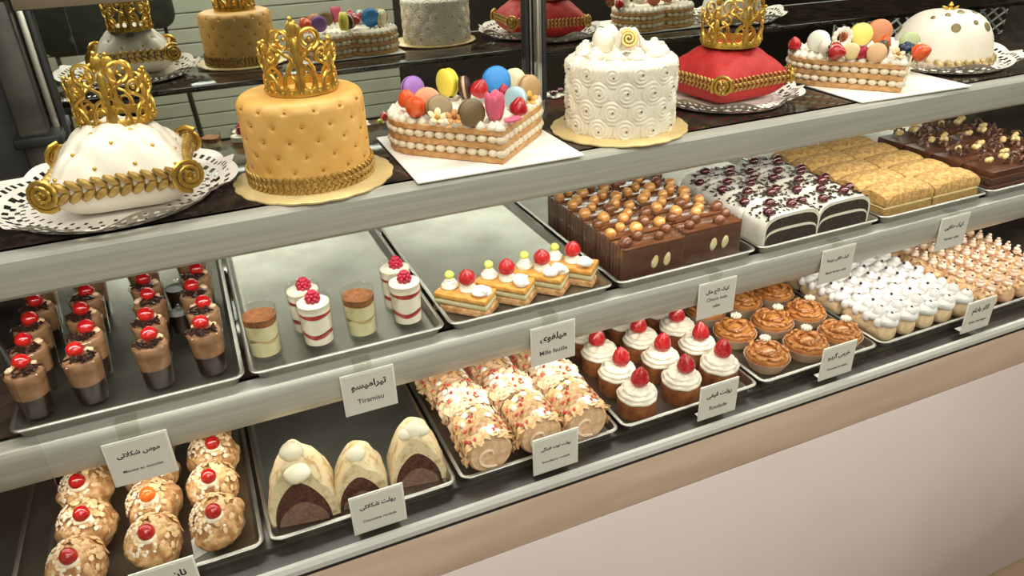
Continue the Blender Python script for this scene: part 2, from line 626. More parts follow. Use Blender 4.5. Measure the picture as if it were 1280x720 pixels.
def cushion_mesh(a, b, ht, hb, d, groove=.003, n=56, conc=.07):
    """quilted pillow, seam at z=0; returns mesh, bead positions, seam points"""
    def outline(u, v):
        return a * u * (1 - conc * (1 - v * v)), b * v * (1 - conc * (1 - u * u))
    def top(u, v):
        f = max(0, (1 - abs(u) ** 2.2) * (1 - abs(v) ** 2.2)) ** .60
        x, y = outline(u, v)
        z = ht * f
        p, q = (x + y) / d, (x - y) / d
        dp, dq = abs(p - round(p)) * d, abs(q - round(q)) * d
        w = d * .19
        z -= groove * min(1, f * 2) * (exp(-(dp / w) ** 2) + exp(-(dq / w) ** 2)) * .6
        z -= groove * 1.2 * min(1, f * 2) * exp(-((dp * dp + dq * dq) / (w * w * 2)))
        return x, y, z
    def bot(u, v):
        f = max(0, (1 - abs(u) ** 5) * (1 - abs(v) ** 5)) ** .5
        x, y = outline(u, v)
        return x, y, -hb * f
    g = G()
    for fn, flip in ((top, 0), (bot, 1)):
        v, f = [], []
        for j in range(n + 1):
            for i in range(n + 1):
                v.append(fn(sin(pi / 2 * (2 * i / n - 1)), sin(pi / 2 * (2 * j / n - 1))))
        for j in range(n):
            for i in range(n):
                q = (j * (n + 1) + i, j * (n + 1) + i + 1, (j + 1) * (n + 1) + i + 1, (j + 1) * (n + 1) + i)
                f.append(q[::-1] if flip else q)
        g.add(v, f)
    beads = []
    K = int(2 * max(a, b) / d) + 2
    for i in range(-K, K + 1):
        for j in range(-K, K + 1):
            x, y = (i + j) * d / 2, (i - j) * d / 2
            # invert the outline roughly
            u, w_ = x / a, y / b
            for _ in range(4):
                u = x / (a * (1 - conc * (1 - min(1, w_ * w_))))
                w_ = y / (b * (1 - conc * (1 - min(1, u * u))))
            if abs(u) < .93 and abs(w_) < .93:
                beads.append(top(u, w_))
    return g, beads, outline


def seam(outline, a, b, n=18, k=1.015):
    pts, nor = [], []
    for side in range(4):
        for i in range(n):
            t = -1 + 2 * i / n
            u, v = ((t, -1), (1, t), (-t, 1), (-1, -t))[side]
            x, y = outline(u, v)
            pts.append((x * k, y * k, 0))
            nor.append(((0, -1, 0), (1, 0, 0), (0, 1, 0), (-1, 0, 0))[side])
    return pts, nor


# ================================================================== UPPER SHELF CAKES
# --- white quilted cushion cake, far left
def lace_plate(x, y, r, lab_p, lab_d, z=Z1, rise=.012):
    pl = G().lathe([(r * .60, .0004), (r * .70, .001), (r * .80, .0025), (r * .81, .0038), (r * .79, .0042), (r * .72, .0036), (0, .003)], 48)
    o = pl.obj('cake_plate', silver, loc=(x, y, z))
    tag(o, lab_p, 'plate', 'plates under the cakes')
    g = doily_mesh(r)
    for i, p in enumerate(g.v):
        q = hypot(p[0], p[1]) / r
        g.v[i] = (p[0], p[1], p[2] + .006 + max(0, (q - .80)) * .05)
    d = g.obj('paper_doily', doily_m, loc=(x, y, z), ang=80)
    tag(d, lab_d, 'doily', 'lace doilies under the cakes')
    return z + .007


zc = lace_plate(-.108, .148, .158, 'silver plate under the white quilted cushion cake', 'white lace paper doily under the quilted cushion cake, top shelf left', rise=.014)
cc = thing('cushion_cake', 'white quilted cushion cake with gold braid and tall gold crown', 'cake', (-.087, .121, zc), R(-2), 'cushion cakes')
g, beads, ol = cushion_mesh(.084, .084, .066, .045, .046, .0042)
g.xf(Matrix.Translation((0, 0, .046)))
g.obj('body', fond_white, cc)
gb = G()
for p in beads:
    gb.ell((p[0], p[1], p[2] + .0480), .0026, nu=7, nv=5)
tag(gb.obj('beads', gold, cc), None, None, kind='stuff')
pts, nor = seam(ol, .084, .084, 12)
gb = braid([(p[0], p[1], .046) for p in pts], True, .0165, normals=nor)
gb.obj('braid', gold_dk, cc)
for sx, sy in ((-1, -1), (1, -1), (1, 1), (-1, 1)):
    spiral((sx * .082, sy * .084, .047), (sx * .35, sy * .9, .1), .021, 2.8, .0029).obj('rosette', gold, cc)
crown(.047, .094).xf(Matrix.Translation((.006, .028, .0985))).obj('crown', gold, cc)

# --- amber cylinder cake with crown
def round_board(x, y, r, z, label, n=20):
    g = G()
    def L(k, zz):
        return [((r * k + .0025 * abs(sin(n / 2 * t))) * cos(t), (r * k + .0025 * abs(sin(n / 2 * t))) * sin(t), zz) for t in [2 * pi * i / 120 for i in range(120)]]
    g.loft([L(.99, 0), L(1, .001), L(1, .003), L(.985, .004)])
    o = g.obj('cake_board', goldboard, loc=(x, y, z))
    return tag(o, label, 'cake board', 'scalloped gold boards')


round_board(.157, .106, .112, Z1, 'scalloped gold board under the amber crowned cake')
gc = thing('round_cake', 'amber round cake with gold dimples, braid base and gold crown', 'cake', (.155, .112, Z1 + .004), R(-10))
r, H = .087, .122
prof = [(0, 0), (r * .99, 0), (r, .003)] + [(r, .003 + (H - .018) * k / 40) for k in range(1, 41)] + [(r - .015 + .015 * cos(t), H - .015 + .015 * sin(t)) for t in [pi / 2 * i / 8 for i in range(9)]] + [(r - .03, H), (r * .3, H + .001), (0, H + .001)]
g = G().lathe(prof, 144)
lat = []
NA = 14
for row in range(5):
    for k in range(NA):
        lat.append((2 * pi * (k + .5 * (row % 2)) / NA, .030 + row * .0205))
for i, p in enumerate(g.v):
    q = hypot(p[0], p[1])
    if q > r * .9 and .01 < p[2] < H - .004:
        a = atan2(p[1], p[0])
        dep = 0
        for la, lz in lat:
            da = (a - la + pi) % (2 * pi) - pi
            if abs(da) < .2 and abs(p[2] - lz) < .02:
                d2 = (da * r) ** 2 + (p[2] - lz) ** 2
                dep += .0030 * exp(-d2 / .0042 ** 2)
        # faint quilting
        s = 2 * pi * r / NA
        u, w_ = a * r / s, (p[2] - .030) / .041
        for e in (u + w_, u - w_):
            dep += .0003 * exp(-((abs(e - round(e))) / .10) ** 2)
        k = (q - dep) / q
        g.v[i] = (p[0] * k, p[1] * k, p[2])
g.obj('body', fond_gold, gc, ang=60)
gb = G()
for la, lz in lat:
    gb.ell(((r - .002) * cos(la), (r - .002) * sin(la), lz), .0021, nu=6, nv=4)
tag(gb.obj('beads', gold, gc), None, None, kind='stuff')
gb = G()
for zz in (.007, .017):
    pts = [((r + .002) * cos(2 * pi * i / 60), (r + .002) * sin(2 * pi * i / 60), zz) for i in range(60)]
    braid(pts, True, .0085, gb, [(cos(2 * pi * (i + .5) / 60), sin(2 * pi * (i + .5) / 60), 0) for i in range(60)])
gb.obj('braid', gold_dk, gc)
crown(.047, .098, 2).xf(Matrix.Translation((.006, -.006, H))).obj('crown', gold, gc)

# --- heart biscuit cakes
def heart(s, n, inset=0):
    raw = []
    k = s / sqrt(2)
    raw += [(k * t, k * t) for t in [i / 20 for i in range(20)]]
    for cx, a0 in ((k / 2, -45), (-k / 2, 45)):
        for i in range(30):
            a = R(a0 + 180 * i / 30)
            raw.append((cx + s / 2 * cos(a), 1.5 * k + s / 2 * sin(a)))
    raw += [(-k * (1 - t), k * (1 - t)) for t in [i / 20 for i in range(20)]]
    # resample
    P_ = [Vector(p) for p in raw]
    P_.append(P_[0])
    d = [0]
    for a, b in zip(P_, P_[1:]):
        d.append(d[-1] + (b - a).length)
    out, j = [], 0
    for i in range(n):
        t = d[-1] * i / n
        while d[j + 1] < t:
            j += 1
        w = (t - d[j]) / max(1e-9, d[j + 1] - d[j])
        out.append(P_[j].lerp(P_[j + 1], w))
    c = Vector((0, k))
    if inset:
        res = []
        for i, p in enumerate(out):
            t = (out[(i + 1) % n] - out[i - 1]).normalized()
            res.append(p + Vector((-t.y, t.x)) * inset)
        out = res
    return out


def macaron(parent, p, r, face, colr, fill='f2e6d0', spin=0):
    """two shells and a filling standing on edge; face = direction the flat side looks"""
    m = rot_to(face).to_4x4()
    M = Matrix.Translation(p) @ m
    sh = P('macaron_' + colr, colr, rough=.45, bump=.15, bsc=300)
    t = r * .34
    prof = [(r * .95, 0), (r, t * .25), (r * .96, t * .5), (r * .80, t * .85), (r * .45, t * 1.05), (0, t * 1.1)]
    root = G().lathe([(r * .9, -t * .42), (r * .96, -t * .2), (r * .96, t * .2), (r * .9, t * .42)], 20).xf(M).obj('macaron', P('macfill_' + fill, fill, rough=.5), parent)
    for s in (1, -1):
        g = G().lathe(prof, 20, (0, 0, t * .38))
        if s < 0:
            g.xf(Matrix.Rotation(pi, 4, 'X'))
        g.xf(M).obj('shell', sh, root)
    return root


def flower(parent, p, r, colr, center='c79a45', name='flower', face=(0, -.6, .8)):
    m = rot_to(face)
    g = G()
    for k in range(5):
        a = 2 * pi * k / 5
        d = m @ Vector((cos(a), sin(a), .35))
        g.ell(Vector(p) + d * r * .6, (r * .48, r * .34, r * .16), m @ Matrix.Rotation(a, 3, 'Z') @ Matrix.Rotation(-.5, 3, 'Y'), 8, 5)
    o = g.obj(name, P('petal_' + colr, colr, rough=.45), parent)
    G().ell(Vector(p) + m @ Vector((0, 0, r * .25)), r * .28, nu=8, nv=5).obj('flower_center', P('petal_' + center, center, rough=.4), o)
    return o


def tulip(parent, p, r, colr):
    g = G()
    for k in range(6):
        a = 2 * pi * k / 6
        g.ell(Vector(p) + Vector((cos(a) * r * .42, sin(a) * r * .42, r * .15 * (k % 2))), (r * .20, r * .5, r * .95), Matrix.Rotation(a, 3, 'Z') @ Matrix.Rotation(.15, 3, 'Y'), 8, 6)
    return g.obj('sugar_tulip', P('petal_' + colr, colr, rough=.45), parent)


def berry_shape(p, r, L, axis=(0, 0, 1), seed=0, seg=12):
    """strawberry: broad shoulder, pointed tip along axis"""
    m = rot_to(axis)
    g = G()
    prof = [(0, -.42), (.55, -.40), (.92, -.22), (1.0, 0), (.88, .3), (.60, .62), (.28, .88), (0, 1.0)]
    g.lathe([(q * r, z * L) for q, z in prof], seg)
    for i, v in enumerate(g.v):
        v = Vector(v)
        v *= 1 + .06 * noise.noise(v * 120 + Vector((seed, 0, 0)))
        g.v[i] = tuple(m @ v + Vector(p))
    return g


def strawberry(parent, p, r, axis, mat=None, leaf=False, name='strawberry'):
    o = berry_shape(p, r, r * 1.35, axis).obj(name, mat or straw_m, parent)
    if leaf:
        m = rot_to(axis)
        g = G()
        for k in range(6):
            a = 2 * pi * k / 6
            g.ell(Vector(p) + m @ Vector((cos(a) * r * .6, sin(a) * r * .6, -r * .55)), (r * .5, r * .16, r * .06), m @ Matrix.Rotation(a, 3, 'Z'), 7, 4)
        g.obj('leaf', P('leaf_green', '4f6b2a', rough=.6), o)
    return o


def heart_cake(loc, rz, s, label):
    t = thing('heart_cake', label, 'cake', loc, rz, 'heart shaped biscuit cakes')
    lv = [0, .0205, .041]
    for z in lv:
        g = G()
        g.loft([[(p.x, p.y, z + dz) for p in heart(s, 96, ins)] for dz, ins in ((0, .003), (.002, .0005), (.0085, .0005), (.0105, .003))])
        for i, v in enumerate(g.v):
            v = Vector(v)
            k = .0012 * noise.noise(v * 150)
            g.v[i] = (v.x + k, v.y + k, v.z + k * .6)
        g.obj('biscuit', biscuit, t)
    for z in (.0105, .031):
        g = G()
        for p in heart(s, 44, .0060):
            g.ell((p.x, p.y, z + .005), (.0092, .0092, .0064), nu=8, nv=6)
        g.loft([[(p.x, p.y, z + dz) for p in heart(s, 60, .011)] for dz in (.0005, .0095)])
        g.obj('cream_border', P('border_cream', 'e2d2b8', 'd9c6a8', sc=60, rough=.5), t)
    g = G()
    for q, ins in enumerate((.008, .021, .034, .047, .06)):
        n = (40, 34, 26, 18, 10)[q]
        for i, p in enumerate(heart(s, n, ins)):
            hh = .0095 + .002 * noise.noise(Vector((p.x * 90, p.y * 90, q)))
            g.lathe([(.0082, 0), (.0086, .003), (.0066, .0065), (.003, hh), (0, hh + .0025)], 8, (p.x, p.y, .0505))
    g.loft([[(p.x, p.y, .051 + dz) for p in heart(s, 60, .010)] for dz in (0, .005)])
    g.obj('cream_topping', cream, t)
    return t


def paper_board(x, y, sx, sy, rz, label):
    g = G().box((0, 0, .0012), (sx, sy, .0024), .0004)
    o = g.obj('cake_board', paper, loc=(x, y, Z1 + .0013))
    o.rotation_euler = (0, 0, rz)
    return tag(o, label, 'cake board', 'white paper boards')


paper_board(.414, .120, .262, .248, R(-1), 'white square board under the macaron heart cake')
h1 = heart_cake((.416, .008, Z1 + .0037), R(-1), .150, 'heart shaped biscuit cake with purple, yellow and blue macarons')
MX = lambda x, y, z=.078: (x - .416, y - .008, z)
cf = (-.38, -.88, .25)
macaron(h1, MX(.340, .200, .083), .0195, (.25, -.9, .2), '8f62a8', '5a3a78')
strawberry(h1, MX(.320, .118, .074), .016, (-.3, -.6, .5), orange_st)
strawberry(h1, MX(.318, .158, .076), .015, (-.2, -.3, .8), orange_st)
macaron(h1, MX(.342, .128, .076), .0225, (-.25, -.9, .15), 'cf8f66', 'b07850')
macaron(h1, MX(.400, .205, .084), .0230, (-.95, -.35, .05), 'e3d04a', 'c8b437')
macaron(h1, MX(.352, .100, .072), .0200, (.15, -.85, .4), '8b7350', '705a3c')
macaron(h1, MX(.385, .050, .072), .0205, (.05, -.95, .15), '6f5b3a', '57472c')
flower(h1, MX(.336, .062, .068), .015, 'e4d3a4')
flower(h1, MX(.358, .050, .067), .014, 'c98a4c', '8a4d20', 'apricot_flower')
macaron(h1, MX(.420, .178, .079), .0190, (.9, -.4, .1), '3a1f18', 'c9a27a')
strawberry(h1, MX(.438, .160, .076), .016, (.2, -.4, .8))
macaron(h1, MX(.476, .180, .083), .0235, (-.1, -.95, .3), '2b7fc4', '1f63a0')
macaron(h1, MX(.506, .175, .080), .0205, (-.9, -.5, .1), 'e0d6ae', 'd2c590')
macaron(h1, MX(.512, .132, .076), .0215, (.35, -.9, .1), 'b48f62', '96744a')
macaron(h1, MX(.470, .085, .074), .0190, (-.9, -.5, .1), '9fc0c8', 'd6e0dc')
tulip(h1, MX(.418, .040, .078), .022, 'd8607c')
G().ell(MX(.436, .015, .064), (.018, .009, .004), Matrix.Rotation(.4, 3, 'Z'), 8, 5).obj('sugar_petal', P('petal_d8607c', 'd8607c', rough=.45), h1)
strawberry(h1, MX(.455, .040, .071), .0145, (.1, -.2, 1))
flower(h1, MX(.492, .085, .070), .014, 'd99f3f', '8a5a20')
strawberry(h1, MX(.465, .120, .078), .010, (0, 0, 1), rasp_m)

# --- white rosette cake
round_board(.668, .104, .113, Z1, 'scalloped gold board under the white rosette cake')
wc = thing('round_cake', 'white round cake piped with cream rosettes, gold bead dots and a rose', 'cake', (.674, .112, Z1 + .004), R(-32))
r, H = .090, .116
NB, NC, ND = 288, 84, 14
lat = []
for row in range(4):
    for k in range(13):
        lat.append((2 * pi * (k + .5 * (row % 2)) / 13, .012 + row * .029))
def rosette_h(u, w, items, rr):
    best = 9
    bu = bw = 0
    for cu, cw in items:
        d = hypot(u - cu, w - cw)
        if d < best:
            best, bu, bw = d, u - cu, w - cw
    a = atan2(bw, bu)
    base = .0045 * max(0, 1 - (best / rr) ** 3)
    return base + .0012 * sin(2 * pi * best / .0062 - a) * min(1, best / .004)
v, f = [], []
for j in range(NC + 1):
    z = H * j / NC
    for i in range(NB):
        a = 2 * pi * i / NB
        it = [((((la - a + pi) % (2 * pi)) - pi) * r, lz) for la, lz in lat if abs(((la - a + pi) % (2 * pi)) - pi) < .6]
        d = rosette_h(0, z, it, .0235)
        q = r - .002 + d
        if z > H - .012:
            q -= .010 * ((z - H + .012) / .012) ** 2
        v.append((q * cos(a), q * sin(a), z))
for j in range(1, ND + 1):
    q0 = (r - .010) * (1 - j / ND)
    for i in range(NB):
        a = 2 * pi * i / NB
        x, y = q0 * cos(a), q0 * sin(a)
        z = H + .003 + .0035 * sin(a * 11 + j * .9) * (q0 / r) + .004 * noise.noise(Vector((x * 60, y * 60, 3)))
        v.append((x, y, z))
for j in range(NC + ND):
    for i in range(NB):
        k = (i + 1) % NB
        f.append((j * NB + i, j * NB + k, (j + 1) * NB + k, (j + 1) * NB + i))
f.append(tuple(range(NB))[::-1])
G().add(v, f).obj('body', cream, wc, ang=75)
gb = G()
rng = random.Random(4)
for la, lz in lat:
    gb.ell(((r + .0045) * cos(la + .02), (r + .0045) * sin(la + .02), lz + rng.uniform(-.003, .003)), .0017, nu=6, nv=4)
tag(gb.obj('beads', P('bead_olive', '7a6530', rough=.3, metal=.5), wc), None, None, kind='stuff')
# piped cream lumps around the top
g = G()
for k in range(11):
    a = 2 * pi * k / 11
    for q, zz in ((.016, 0), (.011, .006), (.006, .012)):
        g.ell((.062 * cos(a), .062 * sin(a), H + .004 + zz), (q, q, q * .55), nu=12, nv=6, amp=.12, fr=90, seed=k)
g.obj('cream_swirls', cream, wc)
g = G()
for k, (x, y, q) in enumerate(((-.030, -.005, .017), (-.036, .012, .013), (-.020, .008, .015))):
    g.ell((x, y, H + .018 + k * .004), (q * 1.0, q, q * 1.25), nu=14, nv=8, amp=.15, fr=70, seed=k)
g.obj('meringue', cream, wc)
g = G()
for k in range(9):
    a = 2 * pi * k / 9
    q = .015 if k % 2 else .012
    g.ell((.010 + q * cos(a), -.028 + q * sin(a) * .7, H + .028), (.0115, .0038, .0175), Matrix.Rotation(a + pi / 2, 3, 'Z') @ Matrix.Rotation(-.25, 3, 'X'), 9, 6)
ro = g.obj('rose', cream, wc)
spiral((.010, -.040, H + .029), (.1, -.9, .35), .0140, 2.4, .0027).obj('rose_center', P('pale_gold', 'd8b36a', rough=.35, metal=.3), ro)
g = G()
for k in range(3):
    g.ell((.045 - k * .004, -.03 + k * .012, H + .012), (.015, .011, .009), Matrix.Rotation(k, 3, 'Z'), 10, 6, amp=.1, fr=80, seed=k)
g.obj('cream_petals', cream, wc)

# --- red cushion cake
zr = lace_plate(.930, .165, .138, 'silver plate under the red cushion cake', 'white lace paper doily under the red cushion cake', rise=.012)
rc = thing('cushion_cake', 'red velvet cushion cake with gold braid band, rose medallion and crown', 'cake', (.932, .168, zr), R(7), 'cushion cakes')
rc.rotation_euler = (0, 0, R(-39 + 45 + 0))
g, beads, ol = cushion_mesh(.086, .086, .058, .042, .05, .0022, conc=.05)
M45 = Matrix.Rotation(R(45), 4, 'Z')
g.xf(Matrix.Translation((0, 0, .042)) @ M45)
rc.rotation_euler = (0, 0, R(-40))
g.obj('body', fond_red, rc)
pts, nor = seam(ol, .086, .086, 17)
M3 = M45.to_3x3()
gb = G()
for zz in (.037, .046):
    braid([M3 @ Vector((p[0], p[1], zz)) for p in pts], True, .0080, gb, [M3 @ Vector(n) for n in nor])
gb.obj('braid', gold_dk, rc)
for k in range(4):
    a = pi / 2 * k
    q = .113
    spiral((q * sin(a), -q * cos(a), .042), (sin(a), -cos(a), .15), .0185, 2.6, .0026).obj('rosette', gold, rc)
crown(.050, .092, 3).xf(Matrix.Translation((.004, -.004, .093)) @ Matrix.Rotation(R(30), 4, 'Z')).obj('crown', gold, rc)

# --- second heart cake with fruit
paper_board(1.255, .130, .262, .250, R(-3), 'white square board under the fruit topped heart cake')
h2 = heart_cake((1.222, .022, Z1 + .0037), R(-8), .148, 'heart shaped biscuit cake with strawberries, blueberries and yellow macaron')
c8, s8 = cos(R(8)), sin(R(8))
def MX2(x, y, z=.074):
    dx, dy = x - 1.222, y - .022
    return (dx * c8 - dy * s8, dx * s8 + dy * c8, z)
macaron(h2, MX2(1.155, .175, .078), .021, (-.8, -.5, .2), 'd9dccb', 'efe8d8')
G().ell(MX2(1.150, .150, .070), (.014, .014, .017), nu=10, nv=7, amp=.1).obj('meringue', cream, h2)
strawberry(h2, MX2(1.125, .205, .070), .0135, (-.3, -.2, .8), None, True)
strawberry(h2, MX2(1.142, .120, .070), .017, (.5, -.6, -.1), None, True)
macaron(h2, MX2(1.165, .100, .070), .0150, (-.5, -.8, .1), 'd9c08c', 'c9ab6f')
strawberry(h2, MX2(1.182, .092, .066), .013, (0, -.5, .6), rasp_m)
g = G()
for k in range(12):
    a = 2 * pi * k / 12
    g.ell(Vector(MX2(1.205, .165, .082)) + Vector((.018 * cos(a), 0, .015 * sin(a))), (.006, .004, .006), nu=7, nv=5)
g.obj('chocolate_ring', P('white_choc', 'e8dcc8', rough=.4), h2)
macaron(h2, MX2(1.196, .070, .068), .018, (-.5, -.8, .3), 'd0a277', 'b98a5e')
macaron(h2, MX2(1.258, .170, .082), .0215, (-.4, -.9, .2), 'e4cf6a', 'd2bc55')
macaron(h2, MX2(1.238, .190, .077), .019, (.6, -.7, .2), 'a4522c', '7d3a1c')
macaron(h2, MX2(1.222, .080, .070), .0185, (.6, -.8, .1), '5f4629', '48341e')
strawberry(h2, MX2(1.262, .115, .072), .0135, (0, -.3, .9), orange_st)
macaron(h2, MX2(1.300, .165, .083), .0245, (-.35, -.9, .2), 'c07a50', 'a5643e')
flower(h2, MX2(1.220, .045, .066), .014, 'd9c192', 'a77b35')
g = G()
for k in range(7):
    a = 2 * pi * k / 6
    q = 0 if k == 6 else .0105
    g.ell(Vector(MX2(1.262, .062, .070)) + Vector((q * cos(a), q * sin(a) * .7, .006 if k == 6 else .003 * (k % 2))), .0078, nu=9, nv=6)
g.obj('blueberries', P('blueberry', '1c2340', '2b3356', sc=80, rough=.4), h2)
macaron(h2, MX2(1.300, .090, .074), .019, (-.2, -.9, .3), 'a9b07f', 'c7cba5')
strawberry(h2, MX2(1.258, .030, .068), .017, (.2, -.6, .3), orange_st, True)
for x, y in ((1.235, .120), (1.250, .10), (1.18, .14), (1.29, .06)):
    p = MX2(x, y, .060)
    G().lathe([(.010, 0), (.010, .006), (.006, .013), (0, .02)], 9, p).obj('cream_peak', cream, h2)

# --- white dome cake, far right
zd = lace_plate(1.508, .178, .152, 'silver plate under the white dome cake', 'white lace paper doily under the dome cake, top shelf right', rise=.012)
dc = thing('dome_cake', 'white oval dome cake with gold spots and twisted rope base', 'cake', (1.505, .178, zd), R(-30))
a_, b_, H = .101, .083, .100
def dome_p(t, q):   # q 0 rim .. 1 top
    th = q * pi / 2
    w = cos(th) ** .62
    return Vector((a_ * w * cos(t), b_ * w * sin(t), .004 + H * sin(th) ** 1.0))
loops = [[tuple(dome_p(2 * pi * i / 56, q)) for i in range(56)] for q in [k / 16 * .985 for k in range(17)]]
g = G().loft([[(p[0] * .97, p[1] * .97, 0) for p in loops[0]]] + loops)
g.obj('body', fond_white, dc, ang=70)
sp = P('gold_spot', '75663f', rough=.4, metal=.25)
spots = ((-95, .52, .010), (-62, .60, .006), (-40, .50, .0105), (-8, .30, .0085), (-110, .78, .006), (-75, .86, .008), (-30, .80, .007), (-135, .70, .005), (15, .55, .006), (60, .5, .009), (120, .5, .008), (170, .4, .009))
for t, q, rr in spots:
    p = dome_p(R(t), q)
    n = (p - Vector((0, 0, .02)))
    n = Vector((n.x / a_ ** 2, n.y / b_ ** 2, n.z / H ** 2))
    G().ell(p, (rr, rr, .0018), rot_to(n), 14, 5).obj('gold_spot', sp, dc)
g = G()
g.lathe([(.004, 0), (.007, .004), (.003, .009), (.006, .012), (0, .02)], 8, (0, 0, H))
for k in range(5):
    a = 2 * pi * k / 5
    g.ell((.010 * cos(a), .010 * sin(a), H + .006), (.008, .003, .003), Matrix.Rotation(a, 3, 'Z') @ Matrix.Rotation(-.6, 3, 'Y'), 7, 4)
g.obj('top_star', gold, dc)
g = G()
NR = 34
for k in range(NR):
    t = 2 * pi * k / NR
    p = dome_p(t, 0)
    tg_ = (dome_p(t + .05, 0) - p).normalized()
    out = Vector((tg_.y, -tg_.x, 0))
    m = Matrix((tg_, out, Vector((0, 0, 1)))).transposed() @ Matrix.Rotation(.6, 3, 'Y')
    g.ell(Vector((p.x * 1.02, p.y * 1.02, .008)), (.0145, .0062, .0062), m, 8, 5)
g.obj('rope_border', P('rope_gold', 'c9b184', '8d7440', sc=60, rough=.4, metal=.3), dc)

# ================================================================== MIDDLE SHELF
rng = random.Random(11)
def mousse_cup(seed):
    def f():
        rg = random.Random(seed)
        t = thing('dessert_cup')
        G().lathe([(0, .001), (.019, .001), (.0205, .003), (.0255, .060), (.0275, .0725), (.0285, .0735), (.0275, .0745), (.0262, .0735), (.0245, .060), (.0196, .004), (0, .0032)], 24).obj('cup', cupclear, t)
        G().lathe([(0, .0034), (.0192, .0036), (.0228, .036), (0, .036)], 24).obj('sauce_layer', choc_dk, t)
        G().lathe([(0, .0362), (.0229, .0362), (.0244, .060), (.0255, .068), (.0225, .0735), (.012, .0765), (0, .0775)], 24).obj('mousse', mousse, t)
        G().ell((rg.uniform(-.003, .003), .004, .086), (.0122, .0122, .0115), nu=14, nv=9, amp=.08, fr=60, seed=seed).obj('cherry', red_gl, t)
        g = G()
        for k in range(30):
            a = rg.uniform(-pi * .92, -pi * .08)
            q = rg.uniform(.009, .021)
            g.box((0, 0, 0), (.010, .0028, .0022), 0)
            st = len(g.v) - 8
            M = Matrix.Translation((q * cos(a), q * sin(a) - .003, .0775 + rg.uniform(0, .005))) @ Matrix.Rotation(rg.uniform(0, pi), 4, 'Z') @ Matrix.Rotation(rg.uniform(-.5, .5), 4, 'Y')
            g.xf(M, st)
        g.obj('chocolate_shavings', choc_dk, t, smooth=False)
        g = G()
        for k in range(5):
            a = rg.uniform(.2, pi - .2)
            g.ell((.016 * cos(a), .012 * sin(a), .078), (.006, .004, .004), Matrix.Rotation(a, 3, 'Z'), 7, 5)
        g.obj('cream_curls', P('cocoa_cream', 'd8b592', rough=.5), t)
        return t
    return f


pool = Pool([mousse_cup(k) for k in range(4)])
cols = ((-.270, 'far left row'), (-.198, 'second row'), (-.114, 'third row'), (-.040, 'far right row'))
for cx, cname in cols:
    for k in range(5):
        y = .064 + k * .0655
        pool.get((cx + rng.uniform(-.004, .004) - (k * .002), y + rng.uniform(-.003, .003), T2), rng.uniform(-.4, .4),
                 f'mousse cup with red cherry, {NTH[k]} in the {cname}', 'dessert cup', 'chocolate mousse cups', .96)
# a dark cup without cherry standing at the back between two rows
t = thing('dessert_cup', 'dark chocolate filled cup without cherry at the back of the mousse tray', 'dessert cup', (-.076, .285, T2), 0, 'dark cups on the mousse tray')
G().lathe([(0, .001), (.017, .001), (.021, .052), (.022, .054), (.020, .052), (.0165, .003), (0, .003)], 20).obj('cup', cupclear, t)
G().lathe([(0, .003), (.0165, .003), (.0195, .046), (0, .047)], 20).obj('chocolate_filling', choc_dk, t)
t = copy_tree(t)
t.location = (-.078, .215, T2)
t.scale = (.9, .9, .75)
tag(t, 'small dark cup in front of the cherryless cup, between the two right mousse rows', 'dessert cup')


def shot(kind, seed):
    def f():
        t = thing('dessert_glass')
        r0_, r1_, h = .0225, .0265, .083
        G().lathe([(0, 0), (r0_, 0), (r0_ + .0008, .003), (r1_, h - .001), (r1_ - .0007, h), (r1_ - .0016, h - .001), (r0_ - .001, .009), (0, .008)], 28).obj('glass', cupclear, t)
        rad = lambda z: r0_ - .0012 + (r1_ - r0_ - .0004) * z / h
        def layer(z0, z1, nm, m, wob=0, dome=0):
            g = G()
            ls = []
            for z, w in ((z0, 0), (z1, wob)):
                ls.append([(rad(z) * cos(2 * pi * i / 28), rad(z) * sin(2 * pi * i / 28), z + (wob * sin(2 * pi * i / 28 * 3 + seed) if z == z1 else (wob * sin(2 * pi * i / 28 * 3 + seed + 1) if z0 > .01 else 0))) for i in range(28)])
            if dome:
                ls += [[(rad(z1) * k * cos(2 * pi * i / 28), rad(z1) * k * sin(2 * pi * i / 28), z1 + dome * (1 - k)) for i in range(28)] for k in (.85, .5, .15)]
            g.loft(ls)
            return g.obj(nm, m, t)
        if kind == 'tiramisu':
            layer(.009, .033, 'cream_layer', cream_y, .003)
            layer(.0335, .037, 'coffee_layer', P('coffee_cream', 'b9a268', rough=.5), .003)
            layer(.0375, .060, 'cream_layer', cream_y, .0015)
            layer(.0605, .071, 'cocoa_layer', P('cocoa', '8d5a34', '744522', sc=120, rough=.8), .001)
        else:
            layer(.009, .022, 'cream_layer', cream, .002)
            layer(.0225, .029, 'berry_sauce', P('berry_sauce', '9c2320', 'b8443c', sc=90, rough=.3), .003)
            layer(.0295, .056, 'cream_layer', cream, .002)
            layer(.0565, .062, 'berry_sauce', P('berry_sauce', 'a01c20'), .0015)
            layer(.0625, .075, 'cream_layer', cream, 0, .006)
            g = G()
            for j in range(4):
                for k in range(7):
                    a = 2 * pi * (k + .5 * (j % 2)) / 7
                    q = (.0088, .0092, .0075, .004)[j]
                    g.ell((q * cos(a), q * sin(a) - .004, .081 + j * .0042), .0034, nu=6, nv=5)
            g.ell((0, -.004, .087), (.0085, .0085, .009), nu=8, nv=6)
            g.obj('raspberry', rasp_m, t)
        return t
    return f


